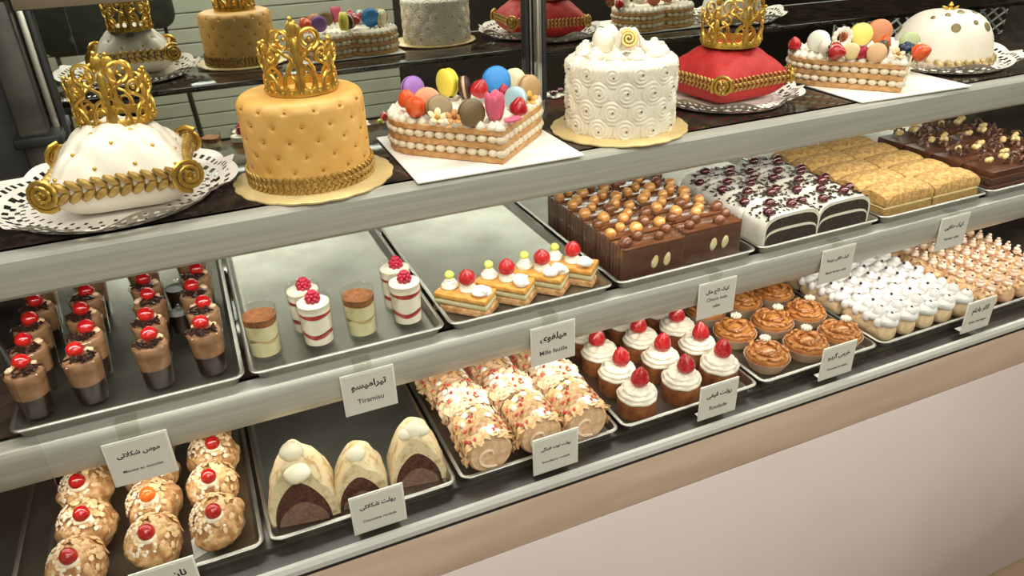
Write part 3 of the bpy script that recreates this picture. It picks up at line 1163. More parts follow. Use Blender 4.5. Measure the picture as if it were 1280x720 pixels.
pt_, pb_ = Pool([shot('tiramisu', 1), shot('tiramisu', 2)]), Pool([shot('berry', 3), shot('berry', 4)])
pt_.get((.038, .075, T2), 0, 'cocoa topped tiramisu glass at the left end of the glass tray', 'dessert glass', 'tiramisu glasses')
pt_.get((.186, .068, T2), 0, 'cocoa topped tiramisu glass standing between the two pairs of raspberry glasses', 'dessert glass', 'tiramisu glasses')
pb_.get((.118, .070, T2), 0, 'layered cream glass with raspberry, front one of the left pair', 'dessert glass', 'raspberry cream glasses')
pb_.get((.110, .118, T2), .8, 'layered cream glass with raspberry, rear one of the left pair', 'dessert glass', 'raspberry cream glasses')
pb_.get((.262, .070, T2), 0, 'layered cream glass with raspberry, front one of the right pair', 'dessert glass', 'raspberry cream glasses')
pb_.get((.262, .126, T2), .5, 'layered cream glass with raspberry, rear one of the right pair', 'dessert glass', 'raspberry cream glasses')


def mille(seed):
    def f():
        rg = random.Random(seed)
        t = thing('pastry_slice')
        def slab(z0, z1, sx, sy, nm, m, amp=.0015):
            g = G().box((0, 0, (z0 + z1) / 2), (sx, sy, z1 - z0), .003)
            for i, v in enumerate(g.v):
                v = Vector(v)
                g.v[i] = tuple(v + Vector((noise.noise(v * 90), noise.noise(v * 90 + Vector((5, 0, 0))), noise.noise(v * 60 + Vector((0, 5, 0))))) * amp * 2)
                g.v[i] = (g.v[i][0], g.v[i][1], max(.0004, g.v[i][2]))
            return g.obj(nm, m, t)
        slab(0, .012, .094, .046, 'pastry_base', puffm)
        slab(.0122, .022, .088, .042, 'cream_filling', cream_y)
        slab(.0222, .031, .092, .045, 'pastry_top', P('glazed_pastry', 'c98a3c', 'dba457', sc=70, rough=.4, bump=.3, bsc=150))
        for x, nm in ((-.028, 'cream_dollop'), (.004, 'cream_dollop')):
            g = G()
            for q, z in ((.0145, .034), (.0105, .040), (.007, .046)):
                g.ell((x, .004, z), (q, q, q * .6), nu=12, nv=6, amp=.12, fr=120, seed=seed)
            o = g.obj(nm, cream, t)
            if x < 0:
                g = G().ell((x, .004, .053), (.0082, .0082, .007), nu=10, nv=6)
                g.obj('green_fruit', kiwi, o)
            else:
                berry_shape((x, .002, .054), .0145, .018, (.1, -.3, 1), seed).obj('strawberry', straw_m, o)
        g = G()
        for k in range(3):
            g.ell((.030 + rg.uniform(-.006, .006), -.004 + rg.uniform(-.01, .01), .035 + k * .003), (.013, .011, .008), nu=10, nv=6, amp=.25, fr=120, seed=seed + k)
        g.obj('sugar_dusting', P('icing_sugar', 'efe9e4', rough=.8, bump=.4, bsc=400), t)
        return t
    return f


pool = Pool([mille(k) for k in range(4)])
for k, (x, y, l) in enumerate(((.363, .072, 'leftmost'), (.436, .077, 'second from left'), (.505, .083, 'third from left'), (.567, .088, 'rightmost'))):
    pool.get((x, y, T2), R(-46), f'puff pastry slice with strawberry and green fruit, {l} of the four', 'pastry', 'strawberry pastry slices', 1.06)


# --- chocolate hazelnut blocks
def choc_block(seed, w, front):
    def f():
        rg = random.Random(seed)
        t = thing('chocolate_cake_slice')
        d, h = .048, .064
        G().box((0, d / 2, h / 2), (w, d - .003, h), .003).obj('cake_body', P('choc_truffle', '4e3224', '5b3c2b', sc=60, rough=.4), t)
        G().box((0, d / 2, h + .002), (w - .004, d - .005, .005), .0018).obj('glaze', P('choc_glaze', '643c25', '72472c', sc=40, rough=.22, coat=.5), t)
        # moulded ribs on the side
        g = G()
        for s in (-1, 1):
            for q in range(4):
                g.box((s * w / 2, .008 + q * .0105, h / 2 + .003), (.004, .0075, h + .004), .0016)
        g.obj('chocolate_ribs', P('choc_rib', '54372a', '62432f', sc=50, rough=.35), t)
        if front:
            for x in (-.010, .016):
                G().ell((x + w * .08, .0005, h * .52), (.0075, .0022, .0125), Matrix.Rotation(.15, 3, 'Y'), 10, 6, amp=.2, fr=90, seed=seed + x).obj('white_nougat', P('nougat', 'd9cfa0', 'cbbf8b', sc=80, rough=.5), t)
        n = 5 if not front else 4
        for k in range(n):
            x = -w / 2 + w * (k + .5) / n + rg.uniform(-.004, .004)
            y = d * (.3 + .4 * (k % 2)) + rg.uniform(-.004, .004)
            q = rg.uniform(.0095, .0125)
            m = (P('choc_ball', '7b4a2c', '65381f', sc=60, rough=.3, coat=.3) if (front or rg.random() < .25) else P('caramel_nut', 'b9793a', 'cf9a55', sc=70, rough=.28, coat=.5))
            G().ell((x, y, h + .010), (q, q, q * .95), nu=12, nv=8, amp=.14, fr=80, seed=seed + k).obj('hazelnut', m, t)
        g = G().box((0, d / 2 - .001, h / 2 + .0035), (w + .006, d - .0005, h + .006), 0)
        g.f = [q for i, q in enumerate(g.f) if i not in (4, 5)]
        g.obj('acetate_wrap', acet, t, smooth=False)
        return t
    return f


pf = Pool([choc_block(1, .126, True), choc_block(2, .126, True)])
pr = Pool([choc_block(k, .126, False) for k in range(3, 7)])
for c, (x, cn) in enumerate(((.699, 'left'), (.833, 'right'))):
    for k in range(6):
        (pf if k == 0 else pr).get((x, .0185 + c * .012 + k * .0505, T2), 0, f'chocolate block with caramel nut balls, {NTH[k]} in the {cn} row', 'cake slice', 'hazelnut chocolate blocks')


# --- white cream slices with dark cherries
def arch_loop(w, h, n=14, y=0, sq=.55):
    out = [(-w / 2, y, 0)]
    for i in range(n + 1):
        a = pi - pi * i / n
        out.append((w / 2 * (abs(cos(a)) ** sq) * (1 if cos(a) > 0 else -1), y, h * (.55 + .45 * sin(a) ** .8)))
    out.append((w / 2, y, 0))
    return out


def bf_slice(seed, front):
    def f():
        rg = random.Random(seed)
        t = thing('cream_slice')
        w, d, h = .126, .066, .064
        G().loft([arch_loop(w, h, y=.001), arch_loop(w, h, y=d - .002)]).obj('cake_body', P('dark_crumb', '30261f', '41352c', sc=150, rough=.9, bump=.6, bsc=260), t)
        if front:
            for hh in (.62,):
                A = arch_loop(w * .97, h * hh + .002, y=0, sq=.5)[1:-1]
                B = arch_loop(w * .97, h * hh - .003, y=0, sq=.5)[1:-1]
                v = [(p[0], -.0004, p[2]) for p in A] + [(p[0], -.0004, p[2]) for p in B] + [(p[0], .002, p[2]) for p in A] + [(p[0], .002, p[2]) for p in B]
                n = len(A)
                fc = [(i, i + 1, n + i + 1, n + i) for i in range(n - 1)] + [(2 * n + i, 2 * n + i + 1, i + 1, i) for i in range(n - 1)] + [(n + i, n + i + 1, 3 * n + i + 1, 3 * n + i) for i in range(n - 1)]
                G().add(v, fc).obj('cream_stripe', cream, t)
        # cream coat over top and down the sides
        n = 14
        A = arch_loop(w + .005, h + .005, n, sq=.5)
        B = arch_loop(w - .001, h - .001, n, sq=.55)
        g = G()
        ys = [0, .012, .024, .036, .048, .060, d - .001]
        loops = []
        for yy in ys:
            L = []
            for p in A:
                k = .0025 * noise.noise(Vector((p[0] * 60, yy * 60, p[2] * 60 + seed)))
                L.append((p[0] + k, yy, p[2] + abs(k)))
            L += [(p[0], yy, p[2]) for p in B[::-1]]
            loops.append(L)
        g.loft(loops)
        co = g.obj('cream_coat', P('cream_coat', 'e2dcd0', 'dad2c3', sc=40, rough=.55, bump=.2, bsc=90), t)
        g = G()
        for k in range(90):
            x = rg.uniform(-w * .49, w * .49)
            y = rg.uniform(.004, d - .006)
            z = h * (.55 + .45 * (max(0, 1 - (2 * x / w) ** 4)) ** .4) + .0085
            q = rg.uniform(.0018, .0042)
            s_ = len(g.v)
            g.box((0, 0, 0), (q * 2.2, q, .0016), 0)
            g.xf(Matrix.Translation((x, y, z)) @ Matrix.Rotation(rg.uniform(0, 3.1), 4, 'Z') @ Matrix.Rotation(rg.uniform(-.4, .4), 4, 'X'), s_)
        g.obj('chocolate_flakes', choc_dk, t, smooth=False)
        for k in range(4):
            x = -w * .40 + w * .80 * k / 3 + rg.uniform(-.006, .006)
            y = d * (.28 + .44 * (k % 2)) + rg.uniform(-.006, .006)
            z = h * (.55 + .45 * (max(0, 1 - (2 * x / w) ** 4)) ** .4) + .011
            G().ell((x, y, z), (.0112, .0102, .0085), nu=12, nv=7).obj('dark_cherry', P('dark_cherry', '3d1218', '541b20', sc=60, rough=.2, coat=.5), t)
        return t
    return f


pf = Pool([bf_slice(1, True), bf_slice(2, True)])
pr = Pool([bf_slice(k, False) for k in range(3, 6)])
for c, (x, cn) in enumerate(((1.004, 'left'), (1.137, 'right'))):
    for k in range(4):
        (pf if k == 0 else pr).get((x, .018 + c * .004 + k * .0685, T2), 0, f'white cream slice with dark cherries, {NTH[k]} in the {cn} row', 'cake slice', 'black cherry cream slices')


# --- golden crumb slices
def gold_slice(seed, front):
    def f():
        t = thing('crumb_slice')
        w, d, h = .132, .066, .060
        def slab(z0, z1, nm, m, arch=0, amp=.0012):
            g = G()
            loops = []
            for yy in (0, .003, .009, .02, .033, .046, .057, d - .005, d - .002):
                e = arch * 1.4 * abs(2 * yy / d - 1) ** 3 + (.002 if yy in (0, d - .002) else 0)
                L = []
                for i in range(13):
                    u = -1 + 2 * i / 12
                    L.append((u * w / 2, yy, z1 - e + arch * (1 - abs(u) ** 2.5) - (.003 if abs(u) == 1 else 0)))
                L += [(w / 2, yy, z0), (-w / 2, yy, z0)]
                loops.append(L)
            g.loft(loops)
            for i, v in enumerate(g.v):
                v = Vector(v)
                nz = noise.noise(v * 120 + Vector((seed, 0, 0)))
                g.v[i] = tuple(v + Vector((0, 0, amp * 1.5 * nz)) if v.z > z1 - .006 else v)
            return g.obj(nm, m, t)
        m = P('golden_crumb', 'a67c45', 'cba362', sc=130, rough=.8, bump=.9, bsc=260)
        slab(0, .026, 'cake_base', P('golden_base', '9c7a44', 'b08e54', sc=100, rough=.8, bump=.5, bsc=200), 0, 0)
        slab(.0262, .031, 'cream_line', P('cream_line', 'e9d596', 'dec786', sc=50, rough=.5), 0, 0)
        slab(.0312, h - .003, 'crumb_top', m, .0065)
        return t
    return f


pool = Pool([gold_slice(k, True) for k in range(4)])
for c, (x, cn) in enumerate(((1.307, 'left'), (1.443, 'right'))):
    for k in range(5):
        pool.get((x, .018 + k * .068, T2), 0, f'golden crumb slice with cream line, {NTH[k]} in the {cn} row', 'cake slice', 'golden crumb slices')


# --- chocolate curl slices
def curl_slice(seed):
    def f():
        rg = random.Random(seed)
        t = thing('chocolate_slice')
        w, d = .133, .075
        for k, (z0, z1, m) in enumerate(((0, .014, sponge_dk), (.0142, .019, P('choc_cream', '6b4632', rough=.5)), (.0192, .033, sponge_dk), (.0332, .038, P('choc_cream', '6b4632', rough=.5)), (.0382, .052, choc))):
            G().box((0, d / 2, (z0 + z1) / 2), (w - .001 * (k % 2), d - .002, z1 - z0), .0015).obj('cake_layer', m, t)
        g = G()
        for k in range(22):
            p = Vector((rg.uniform(-w * .46, w * .46), rg.uniform(.006, d - .008), .056 + rg.uniform(0, .012)))
            a, b = rg.uniform(0, 6.3), rg.uniform(-.6, .6)
            q = rg.uniform(.005, .009)
            pts = [p + Vector((q * cos(th) * cos(a), q * cos(th) * sin(a), q * sin(th) * .8 + b * .004 * th)) for th in [i * .8 for i in range(6)]]
            g.tube(pts, .0032, 5, flat=.4)
        g.obj('chocolate_curls', P('choc_curl', '7b5440', '4d3022', sc=60, rough=.4), t)
        g = G()
        for k in range(3):
            x, y = rg.uniform(-w * .4, w * .4), rg.uniform(.01, d - .012)
            for q in range(4):
                g.ell((x + rg.uniform(-.006, .006), y + rg.uniform(-.006, .006), .068 + rg.uniform(0, .006)), .0058, nu=8, nv=5, amp=.2, fr=90, seed=k)
        g.obj('popcorn_nuts', P('pale_nut', 'd5bd86', 'b99a5f', sc=80, rough=.5), t)
        return t
    return f


pool = Pool([curl_slice(k) for k in range(3)])
for c, (x, cn) in enumerate(((1.613, 'left'), (1.749, 'right'))):
    for k in range(4):
        pool.get((x, .018 + k * .078, T2), 0, f'chocolate slice with curls and pale nuts, {NTH[k]} in the {cn} row', 'cake slice', 'chocolate curl slices')

# ================================================================== BOTTOM SHELF
def puff(seed, cherry_m):
    def f():
        rg = random.Random(seed)
        t = thing('cream_puff')
        g = G().ell((0, 0, .037), (.0395, .0405, .038), nu=40, nv=24, amp=.20, fr=42, seed=seed)
        for i, v in enumerate(g.v):
            v = Vector(v)
            k = .0035 * noise.noise(v * 160 + Vector((seed, 3, 0)))
            q = v + (v - Vector((0, 0, .04))).normalized() * k
            g.v[i] = (q.x, q.y, max(.0008, q.z))
        g.obj('choux_bun', puffm, t, ang=180)
        g = G()
        for k in range(90):
            a, b = rg.uniform(0, 2 * pi), rg.uniform(-.1, 1.4)
            n = Vector((cos(a) * cos(b), sin(a) * cos(b), sin(b)))
            s_ = len(g.v)
            g.ell((0, 0, 0), (.0062, .0042, .0012), None, 6, 4)
            g.xf(Matrix.Translation(Vector((0, 0, .039)) + Vector((n.x * .0375, n.y * .0415, n.z * .0395))) @ rot_to(n + Vector((rg.uniform(-.5, .5), rg.uniform(-.5, .5), 0)), rg.uniform(0, 3)).to_4x4(), s_)
        o = g.obj('almond_flakes', flake_m, t)
        o['kind'] = 'stuff'
        g = G()
        g.ell((.001, -.020, .068), (.0145, .0135, .008), nu=14, nv=7, amp=.15, fr=90, seed=seed)
        for k in range(60):
            a, b = rg.uniform(2.0, 5.2), rg.uniform(.3, 1.2)
            n = Vector((cos(a) * cos(b), sin(a) * cos(b), sin(b)))
            s_ = len(g.v)
            g.ell((0, 0, 0), (rg.uniform(.002, .005), .003, .0012), None, 5, 3)
            g.xf(Matrix.Translation(Vector((0, 0, .039)) + Vector((n.x * .0395, n.y * .0435, n.z * .041))) @ rot_to(n, k).to_4x4(), s_)
        g.obj('cream', P('sugared_cream', 'efe3d0', 'e3cfae', sc=120, rough=.7), t)
        G().ell((.001, -.021, .077), (.0118, .0118, .0128), nu=16, nv=10, amp=.04, fr=60, seed=seed).obj('cherry', cherry_m, t)
        return t
    return f


orange_ch = P('orange_cherry', 'e2591c', 'ec7a2c', sc=60, rough=.2, coat=.5)
pp = Pool([puff(k, red_gl) for k in range(4)])
po = Pool([puff(7, orange_ch)])
for c, (x, cn) in enumerate(((-.270, 'left'), (-.174, 'middle'), (-.083, 'right'))):
    for k in range(4):
        use = po if (c == 1 and k == 1) else pp
        col_w = 'orange' if use is po else 'red'
        use.get((x + rng.uniform(-.003, .003), (-.027, -.026, -.024)[c] + k * .0815, T3), rng.uniform(-.3, .3), f'flaky cream puff with {col_w} cherry, {NTH[k]} in the {cn} row', 'cream puff', 'cherry cream puffs')
# paper liner standing up beside the middle row
g = G()
for k in range(2):
    pts = [(.0, 0, 0), (.030, .012, 0), (.040, .020, .030), (.034, .012, .052), (.004, -.004, .040)]
    n = len(pts)
    off = Vector((.0004, -.0008, 0))
    v = [Vector(p) for p in pts] + [Vector(p) + off for p in pts]
    if k == 0:
        g.add(v, [tuple(range(n)), tuple(range(2 * n - 1, n - 1, -1))] + [(i, (i + 1) % n, n + (i + 1) % n, n + i) for i in range(n)])
o = g.obj('pastry_paper', paper, loc=(-.128, -.046, T3))
tag(o, 'torn white liner paper sticking up beside the middle row of puffs', 'liner paper')


def roulade(seed, w, h, d, tops):
    def f():
        rg = random.Random(seed)
        t = thing('roulade_slice')
        def arch(ww, hh, y, jit=0):
            out = []
            for i in range(25):
                u = i / 24
                a = pi * (1 - u)
                x = ww / 2 * cos(a) * (1 + .12 * (1 - sin(a)))
                z = hh * sin(a) ** .75 if 0 < u < 1 else 0
                out.append((x * (1 - .30 * (z / hh) ** 2), y, max(0, z)))
            return out
        core = [arch(w * .80, h * .66, yy) for yy in (-.001, d)]
        G().loft(core).obj('chocolate_core', sponge_dk, t)
        G().loft([arch(w * .70, h * .34, yy) for yy in (-.0045, .002)]).obj('sponge_core', sponge_gr, t)
        g = G()
        loops = []
        for yy in (.0, .004, d * .35, d * .7, d - .003, d):
            o_ = arch(w, h, yy)
            i_ = arch(w * .78, h * .64, yy)
            L = []
            for p in o_:
                k = .006 * noise.noise(Vector((p[0] * 45 + seed, yy * 45, p[2] * 45)))
                e = 1 - (.03 if yy in (0, d) else 0)
                L.append((p[0] * e + k, yy, max(0, p[2] * e + k)))
            loops.append(L + i_[::-1])
        g.loft(loops)
        g.obj('cream_shell', P('nut_cream', 'dcc9a2', 'b99a6a', sc=70, rough=.6, ramp=(.5, .68), bump=.4, bsc=150), t)
        for k, (x, y, z, q) in enumerate(tops):
            g = G().ell((x, y, z), (q, q * .7, q * .82), nu=16, nv=10, amp=.2, fr=50, seed=seed + k)
            g.obj('white_chocolate', P('white_chocolate', 'f0e8d0', 'e8ddbd', sc=40, rough=.4), t)
        return t
    return f


for (x, y, w, h, tops, lab, sd) in ((.036, -.040, .096, .118, ((0, .014, .128, .019), (.003, -.004, .100, .020)), 'tallest chocolate roulade arch with two white chocolate pieces, at the left', 1),
                                   (.127, -.044, .078, .086, ((0, .014, .092, .016),), 'small chocolate roulade arch in the middle, behind its name card', 2),
                                   (.224, -.036, .084, .094, ((0, .012, .100, .0165), (-.015, .008, .098, .011), (.015, .010, .098, .012)), 'chocolate roulade arch with knobbed white top, at the right', 3)):
    t = roulade(sd, w, h, .060, tops)()
    t.location = (x, y, T3)
    t.rotation_euler = (0, 0, R(-10))
    tag(t, lab, 'roulade', 'chocolate roulade arches')


def alm_roll(seed, front):
    def f():
        rg = random.Random(seed)
        t = thing('almond_roulade')
        rx, rz_, L = .041, .040, .080
        def lp(y, k):
            return [(rx * k * cos(2 * pi * i / 22), y, rz_ + rz_ * k * sin(2 * pi * i / 22)) for i in range(22)]
        G().loft([lp(0, .86), lp(.004, .95), lp(L * .5, 1.0), lp(L - .004, .95), lp(L, .86)]).obj('roll', P('pale_sponge', 'dcb893', 'c99f78', sc=80, rough=.8, bump=.5, bsc=200), t)
        g = G()
        pts = [(.005 * k * .95 * cos(k * .75) * 1.0, -.001, rz_ + .005 * k * .8 * sin(k * .75)) for k in [i * .35 for i in range(2, 20)]]
        g.tube(pts, .0022, 5)
        g.obj('cream_swirl', P('swirl_cream', 'e8d3b8', rough=.6), t)
        g = G()
        for k in range(130):
            a = rg.uniform(-.35, pi + .35)
            y = rg.uniform(-.003, L - .002)
            n = Vector((cos(a), rg.uniform(-.4, .4), sin(a)))
            p = Vector((rx * 1.03 * cos(a), y, rz_ + rz_ * 1.05 * sin(a)))
            s_ = len(g.v)
            g.ell((0, 0, 0), (rg.uniform(.007, .013), rg.uniform(.005, .008), .0010), None, 6, 4)
            g.xf(Matrix.Translation(p) @ rot_to(n + Vector((rg.uniform(-.7, .7), rg.uniform(-.7, .7), rg.uniform(-.3, .5))), rg.uniform(0, 3)).to_4x4(), s_)
        o = g.obj('almond_flakes', flake_w if seed % 2 else flake_m, t)
        o['kind'] = 'stuff'
        g = G()
        for k in range(16):
            a = rg.uniform(.3, pi - .3)
            g.ell((rx * 1.08 * cos(a), rg.uniform(.002, L), rz_ + rz_ * 1.12 * sin(a)), (.0042, .0034, .0026), Matrix.Rotation(a, 3, 'Y'), 6, 4, amp=.3, fr=200, seed=k)
        g.obj('strawberry_bits', P('dried_berry', 'b5302c', 'cf5a4c', sc=120, rough=.6), t)
        g = G()
        for k in range(14):
            a = rg.uniform(.7, pi - .7)
            g.ell((rx * 1.0 * cos(a), rg.uniform(.004, L), rz_ + rz_ * 1.05 * sin(a)), (.008, .007, .004), Matrix.Rotation(pi / 2 - a, 3, 'Y'), 7, 4, amp=.4, fr=120, seed=k)
        g.obj('sugar_dusting', P('icing_sugar', 'efe9e4'), t)
        return t
    return f


pool = Pool([alm_roll(k, True) for k in range(4)])
for c, (x, cn) in enumerate(((.344, 'left'), (.434, 'middle'), (.524, 'right'))):
    for k in range(4):
        pool.get((x + rng.uniform(-.004, .004), -.066 + k * .089 + (.004 if c == 1 else 0), T3), R(rng.uniform(-5, 5)), f'flake coated roulade with red berry bits, {NTH[k]} in the {cn} row', 'roulade', 'almond flake roulades')


def cupcake(seed):
    def f():
        t = thing('cupcake')
        r = .0364
        G().lathe([(0, 0), (r * .94, 0), (r * .97, .003), (r, .030), (r * .97, .034), (0, .036)], 30).obj('cake_base', P('brown_roll_cake', '8f5526', '763f1a', sc=60, rough=.7, bump=.4, bsc=150), t)
        g = G()
        prof = [(r * .70, .0345), (r * 1.0, .0355), (r * 1.02, .0385), (r * 1.0, .0415), (r * .90, .0435), (r * .95, .046), (r * .88, .049), (r * .72, .0505), (r * .76, .053), (r * .62, .056), (0, .057)]
        g.lathe(prof, 48)
        for i, v in enumerate(g.v):
            a = atan2(v[1], v[0])
            q = hypot(v[0], v[1])
            k = 1 + .03 * sin(7 * a + q * 260 + seed)
            g.v[i] = (v[0] * k, v[1] * k, v[2] + .0018 * sin(7 * a + q * 260 + seed))
        g.obj('cream_swirl', cream, t, ang=90)
        berry_shape((.002, .006, .069), .0175, .028, (.06, -.12, 1), seed, 16).obj('strawberry', straw_m, t)
        G().box((.0, -r - .002, .014), (.012, .0006, .026), 0).obj('acetate_strip', acet, t, smooth=False)
        return t
    return f


pool = Pool([cupcake(k) for k in range(3)])
for c, (x, cn, dy) in enumerate(((.646, 'left', -.028), (.745, 'middle', -.024), (.838, 'right', -.016))):
    for k in range(4):
        pool.get((x + k * .004, dy + k * .0762, T3), rng.uniform(0, 6), f'brown cupcake with cream and strawberry, {NTH[k]} in the {cn} row', 'cupcake', 'strawberry cupcakes')


def tart(seed):
    def f():
        rg = random.Random(seed)
        t = thing('caramel_tart')
        g = G()
        def L(r, z, n=48, amp=0):
            return [((r + amp * (i % 2)) * cos(2 * pi * i / n), (r + amp * (i % 2)) * sin(2 * pi * i / n), z) for i in range(n)]
        g.loft([L(.031, 0), L(.033, .002), L(.0445, .027, amp=.0014), L(.043, .0265, amp=.0014), L(.031, .004), L(.029, .003)])
        g.obj('paper_case', P('paper_case', 'cfae93', rough=.6), t)
        g = G().lathe([(0, .004), (.031, .004), (.0415, .026), (.041, .032), (.034, .035), (.018, .037), (0, .038)], 28)
        g.obj('shell', P('tart_shell', 'b06c30', 'c4864a', sc=60, rough=.6), t)
        g = G()
        for k in range(34):
            a = 2 * pi * k / 17 + rg.uniform(-.2, .2)
            q = .036 if k < 17 else .021
            z = .035 if k < 17 else .040
            g.ell((q * cos(a), q * sin(a), z + rg.uniform(-.001, .003)), (.011, .0042, .0042), Matrix.Rotation(a + pi / 2 + rg.uniform(-.5, .5), 3, 'Z') @ Matrix.Rotation(rg.uniform(-.4, .4), 3, 'Y'), 8, 5, amp=.2, fr=120, seed=k)
        g.ell((0, 0, .038), (.016, .016, .006), nu=12, nv=6, amp=.25, fr=90, seed=seed)
        g.obj('caramel_nuts', P('caramel_nuts', 'b56a28'), t)
        g = G()
        for k in range(9):
            a = 2 * pi * k / 9
            g.ell((.018 + .0062 * cos(a), .020 + .0062 * sin(a), .049), (.006, .0026, .0048), Matrix.Rotation(a, 3, 'Z') @ Matrix.Rotation(-.5, 3, 'Y'), 7, 5)
        g.lathe([(.007, 0), (.006, .006), (.0025, .011), (0, .014)], 8, (.018, .020, .045))
        g.obj('cream_star', cream, t)
        return t
    return f


MATS.pop('caramel_nuts', None)
P('caramel_nuts', '9c5c2a', 'c48445', sc=110, rough=.3, coat=.4, bump=.3, bsc=200)
pool = Pool([tart(k) for k in range(3)])
for c, (x, cn) in enumerate(((.956, 'left'), (1.052, 'middle'), (1.141, 'right'))):
    for k in range(4):
        pool.get((x + rng.uniform(-.001, .001), -.017 + k * .1005 - (.003 if c else 0), T3), rng.uniform(-.5, .3), f'caramel nut tart with a small cream star, {NTH[k]} in the {cn} row', 'tart', 'caramel nut tarts')


def eclair(seed, kind):
    def f():
        rg = random.Random(seed)
        t = thing('eclair')
        w, L, h = .026, .117, .040
        def lp(y, k, hh=1):
            return [(w * k * cos(2 * pi * i / 18), y, max(0, h * .5 * hh + h * .55 * hh * k * sin(2 * pi * i / 18))) for i in range(18)]
        g = G().loft([lp(0, .5, .8), lp(.006, .85), lp(.025, 1), lp(L - .025, 1), lp(L - .006, .85), lp(L, .5, .8)])
        base = P('choux_beige', 'd8bd97', 'c6a67c', sc=60, rough=.7, bump=.4, bsc=160) if kind == 'm' else P('choux_tan', 'cfa079', 'dcb58f', sc=60, rough=.7, bump=.4, bsc=160)
        g.obj('choux', base, t)
        if kind == 'm':
            g = G()
            for k in range(4):
                y = .012 + k * .030
                g.ell((rg.uniform(-.002, .002), y, .046), (.0215, .0175, .014), None, 14, 8, amp=.18, fr=70, seed=seed + k)
                g.ell((rg.uniform(-.004, .004), y - .003, .057), (.013, .011, .012), None, 12, 7, amp=.2, fr=80, seed=seed + k)
                for s in (-1, 1):
                    g.ell((s * .019, y + .008, .042), (.011, .008, .013), Matrix.Rotation(s * .6, 3, 'Y'), 10, 6, amp=.15, fr=80, seed=k)
            g.obj('meringue', P('meringue', 'e3dfdd', 'dad5d3', sc=40, rough=.6), t)
            g = G()
            for k in range(4):
                g.ell((rg.uniform(-.012, .012), (.008 + k * .030), .0675), .0034, nu=6, nv=4)
            g.obj('chocolate_dots', P('dot_plum', '3a2030', rough=.4), t)
        else:
            g = G()
            for k in range(90):
                a = rg.uniform(-.2, pi + .2)
                y = rg.uniform(.003, L - .003)
                n = Vector((cos(a), 0, sin(a)))
                s_ = len(g.v)
                g.ell((0, 0, 0), (rg.uniform(.005, .008), .0045, .001), None, 6, 4)
                g.xf(Matrix.Translation((w * 1.03 * cos(a), y, h * .5 + h * .6 * sin(a))) @ rot_to(n + Vector((rg.uniform(-.7, .7), rg.uniform(-.7, .7), 0)), rg.uniform(0, 3)).to_4x4(), s_)
            o = g.obj('almond_flakes', flake_m, t)
            o['kind'] = 'stuff'
            g = G()
            for k in range(5):
                for q, z in ((.010, .048), (.007, .056), (.004, .063)):
                    g.ell((rg.uniform(-.003, .003), .012 + k * .025, z), (q, q, q * .7), None, 9, 5, amp=.2, fr=100, seed=k)
            g.obj('cream_tufts', P('pink_cream', 'f1dccb', 'e8c9b0', sc=90, rough=.6), t)
            g = G()
            for k in range(5):
                g.ell((rg.uniform(-.008, .008), .006 + k * .025, .062), .0022, nu=6, nv=4)
            g.obj('chocolate_dots', P('dot_plum', '3a2030', rough=.4), t)
        return t
    return f


pm = Pool([eclair(k, 'm') for k in range(3)])
pg = Pool([eclair(k, 'g') for k in range(3)])
SIX = ('leftmost', 'second from left', 'third from left', 'third from right', 'second from right', 'rightmost')
for k in range(5):
    for rr in range(3):
        pm.get((1.238 + k * .0547 + rng.uniform(-.001, .001), -.062 + rr * .125, T3), R(rng.uniform(-1.5, 1.5)), f'eclair under white meringue, {("leftmost", "second from left", "middle one", "second from right", "rightmost")[k]} of the {("front", "second", "rear")[rr]} rank', 'eclair', 'meringue eclairs')
for k in range(5):
    for rr in range(3):
        pg.get((1.543 + k * .0547 + rng.uniform(-.001, .001), -.062 + rr * .125, T3), R(rng.uniform(-1.5, 1.5)), f'tan eclair coated in almond flakes, {("leftmost", "second from left", "middle one", "second from right", "rightmost")[k]} of the {("front", "second", "rear")[rr]} rank', 'eclair', 'flaked eclairs')

# ================================================================== NAME CARDS
UL = lambda n: unicodedata.lookup('ARABIC ' + n)
LET = {'م': 'MEEM', 'و': 'WAW', 'س': 'SEEN', 'ش': 'SHEEN', 'ک': 'KEHEH', 'ا': 'ALEF', 'ت': 'TEH', 'ی': 'FARSI YEH', 'ر': 'REH', 'ل': 'LAM', 'ف': 'FEH', 'ن': 'NOON', 'گ': 'GAF', 'ه': 'HEH', 'خ': 'KHAH', 'ب': 'BEH', 'د': 'DAL', 'ق': 'QAF', 'ژ': 'JEH', 'ز': 'ZAIN', 'پ': 'PEH', 'ط': 'TAH', 'ع': 'AIN', 'ج': 'JEEM', 'ح': 'HAH'}
RONLY = set('اوردژز')


def shape_fa(s):
    out = []
    for w in s.split(' '):
        res, i = [], 0
        while i < len(w):
            ch = w[i]
            prev = i > 0 and w[i - 1] not in RONLY
            if ch == 'ل' and i + 1 < len(w) and w[i + 1] == 'ا':
                res.append(UL('LIGATURE LAM WITH ALEF ' + ('FINAL' if prev else 'ISOLATED') + ' FORM'))
                i += 2
                continue
            nxt = i + 1 < len(w) and ch not in RONLY
            form = 'MEDIAL' if prev and nxt else 'FINAL' if prev else 'INITIAL' if nxt else 'ISOLATED'
            res.append(UL('LETTER ' + LET[ch] + ' ' + form + ' FORM'))
            i += 1
        out.append(''.join(res[::-1]))
    return ' '.join(out[::-1])


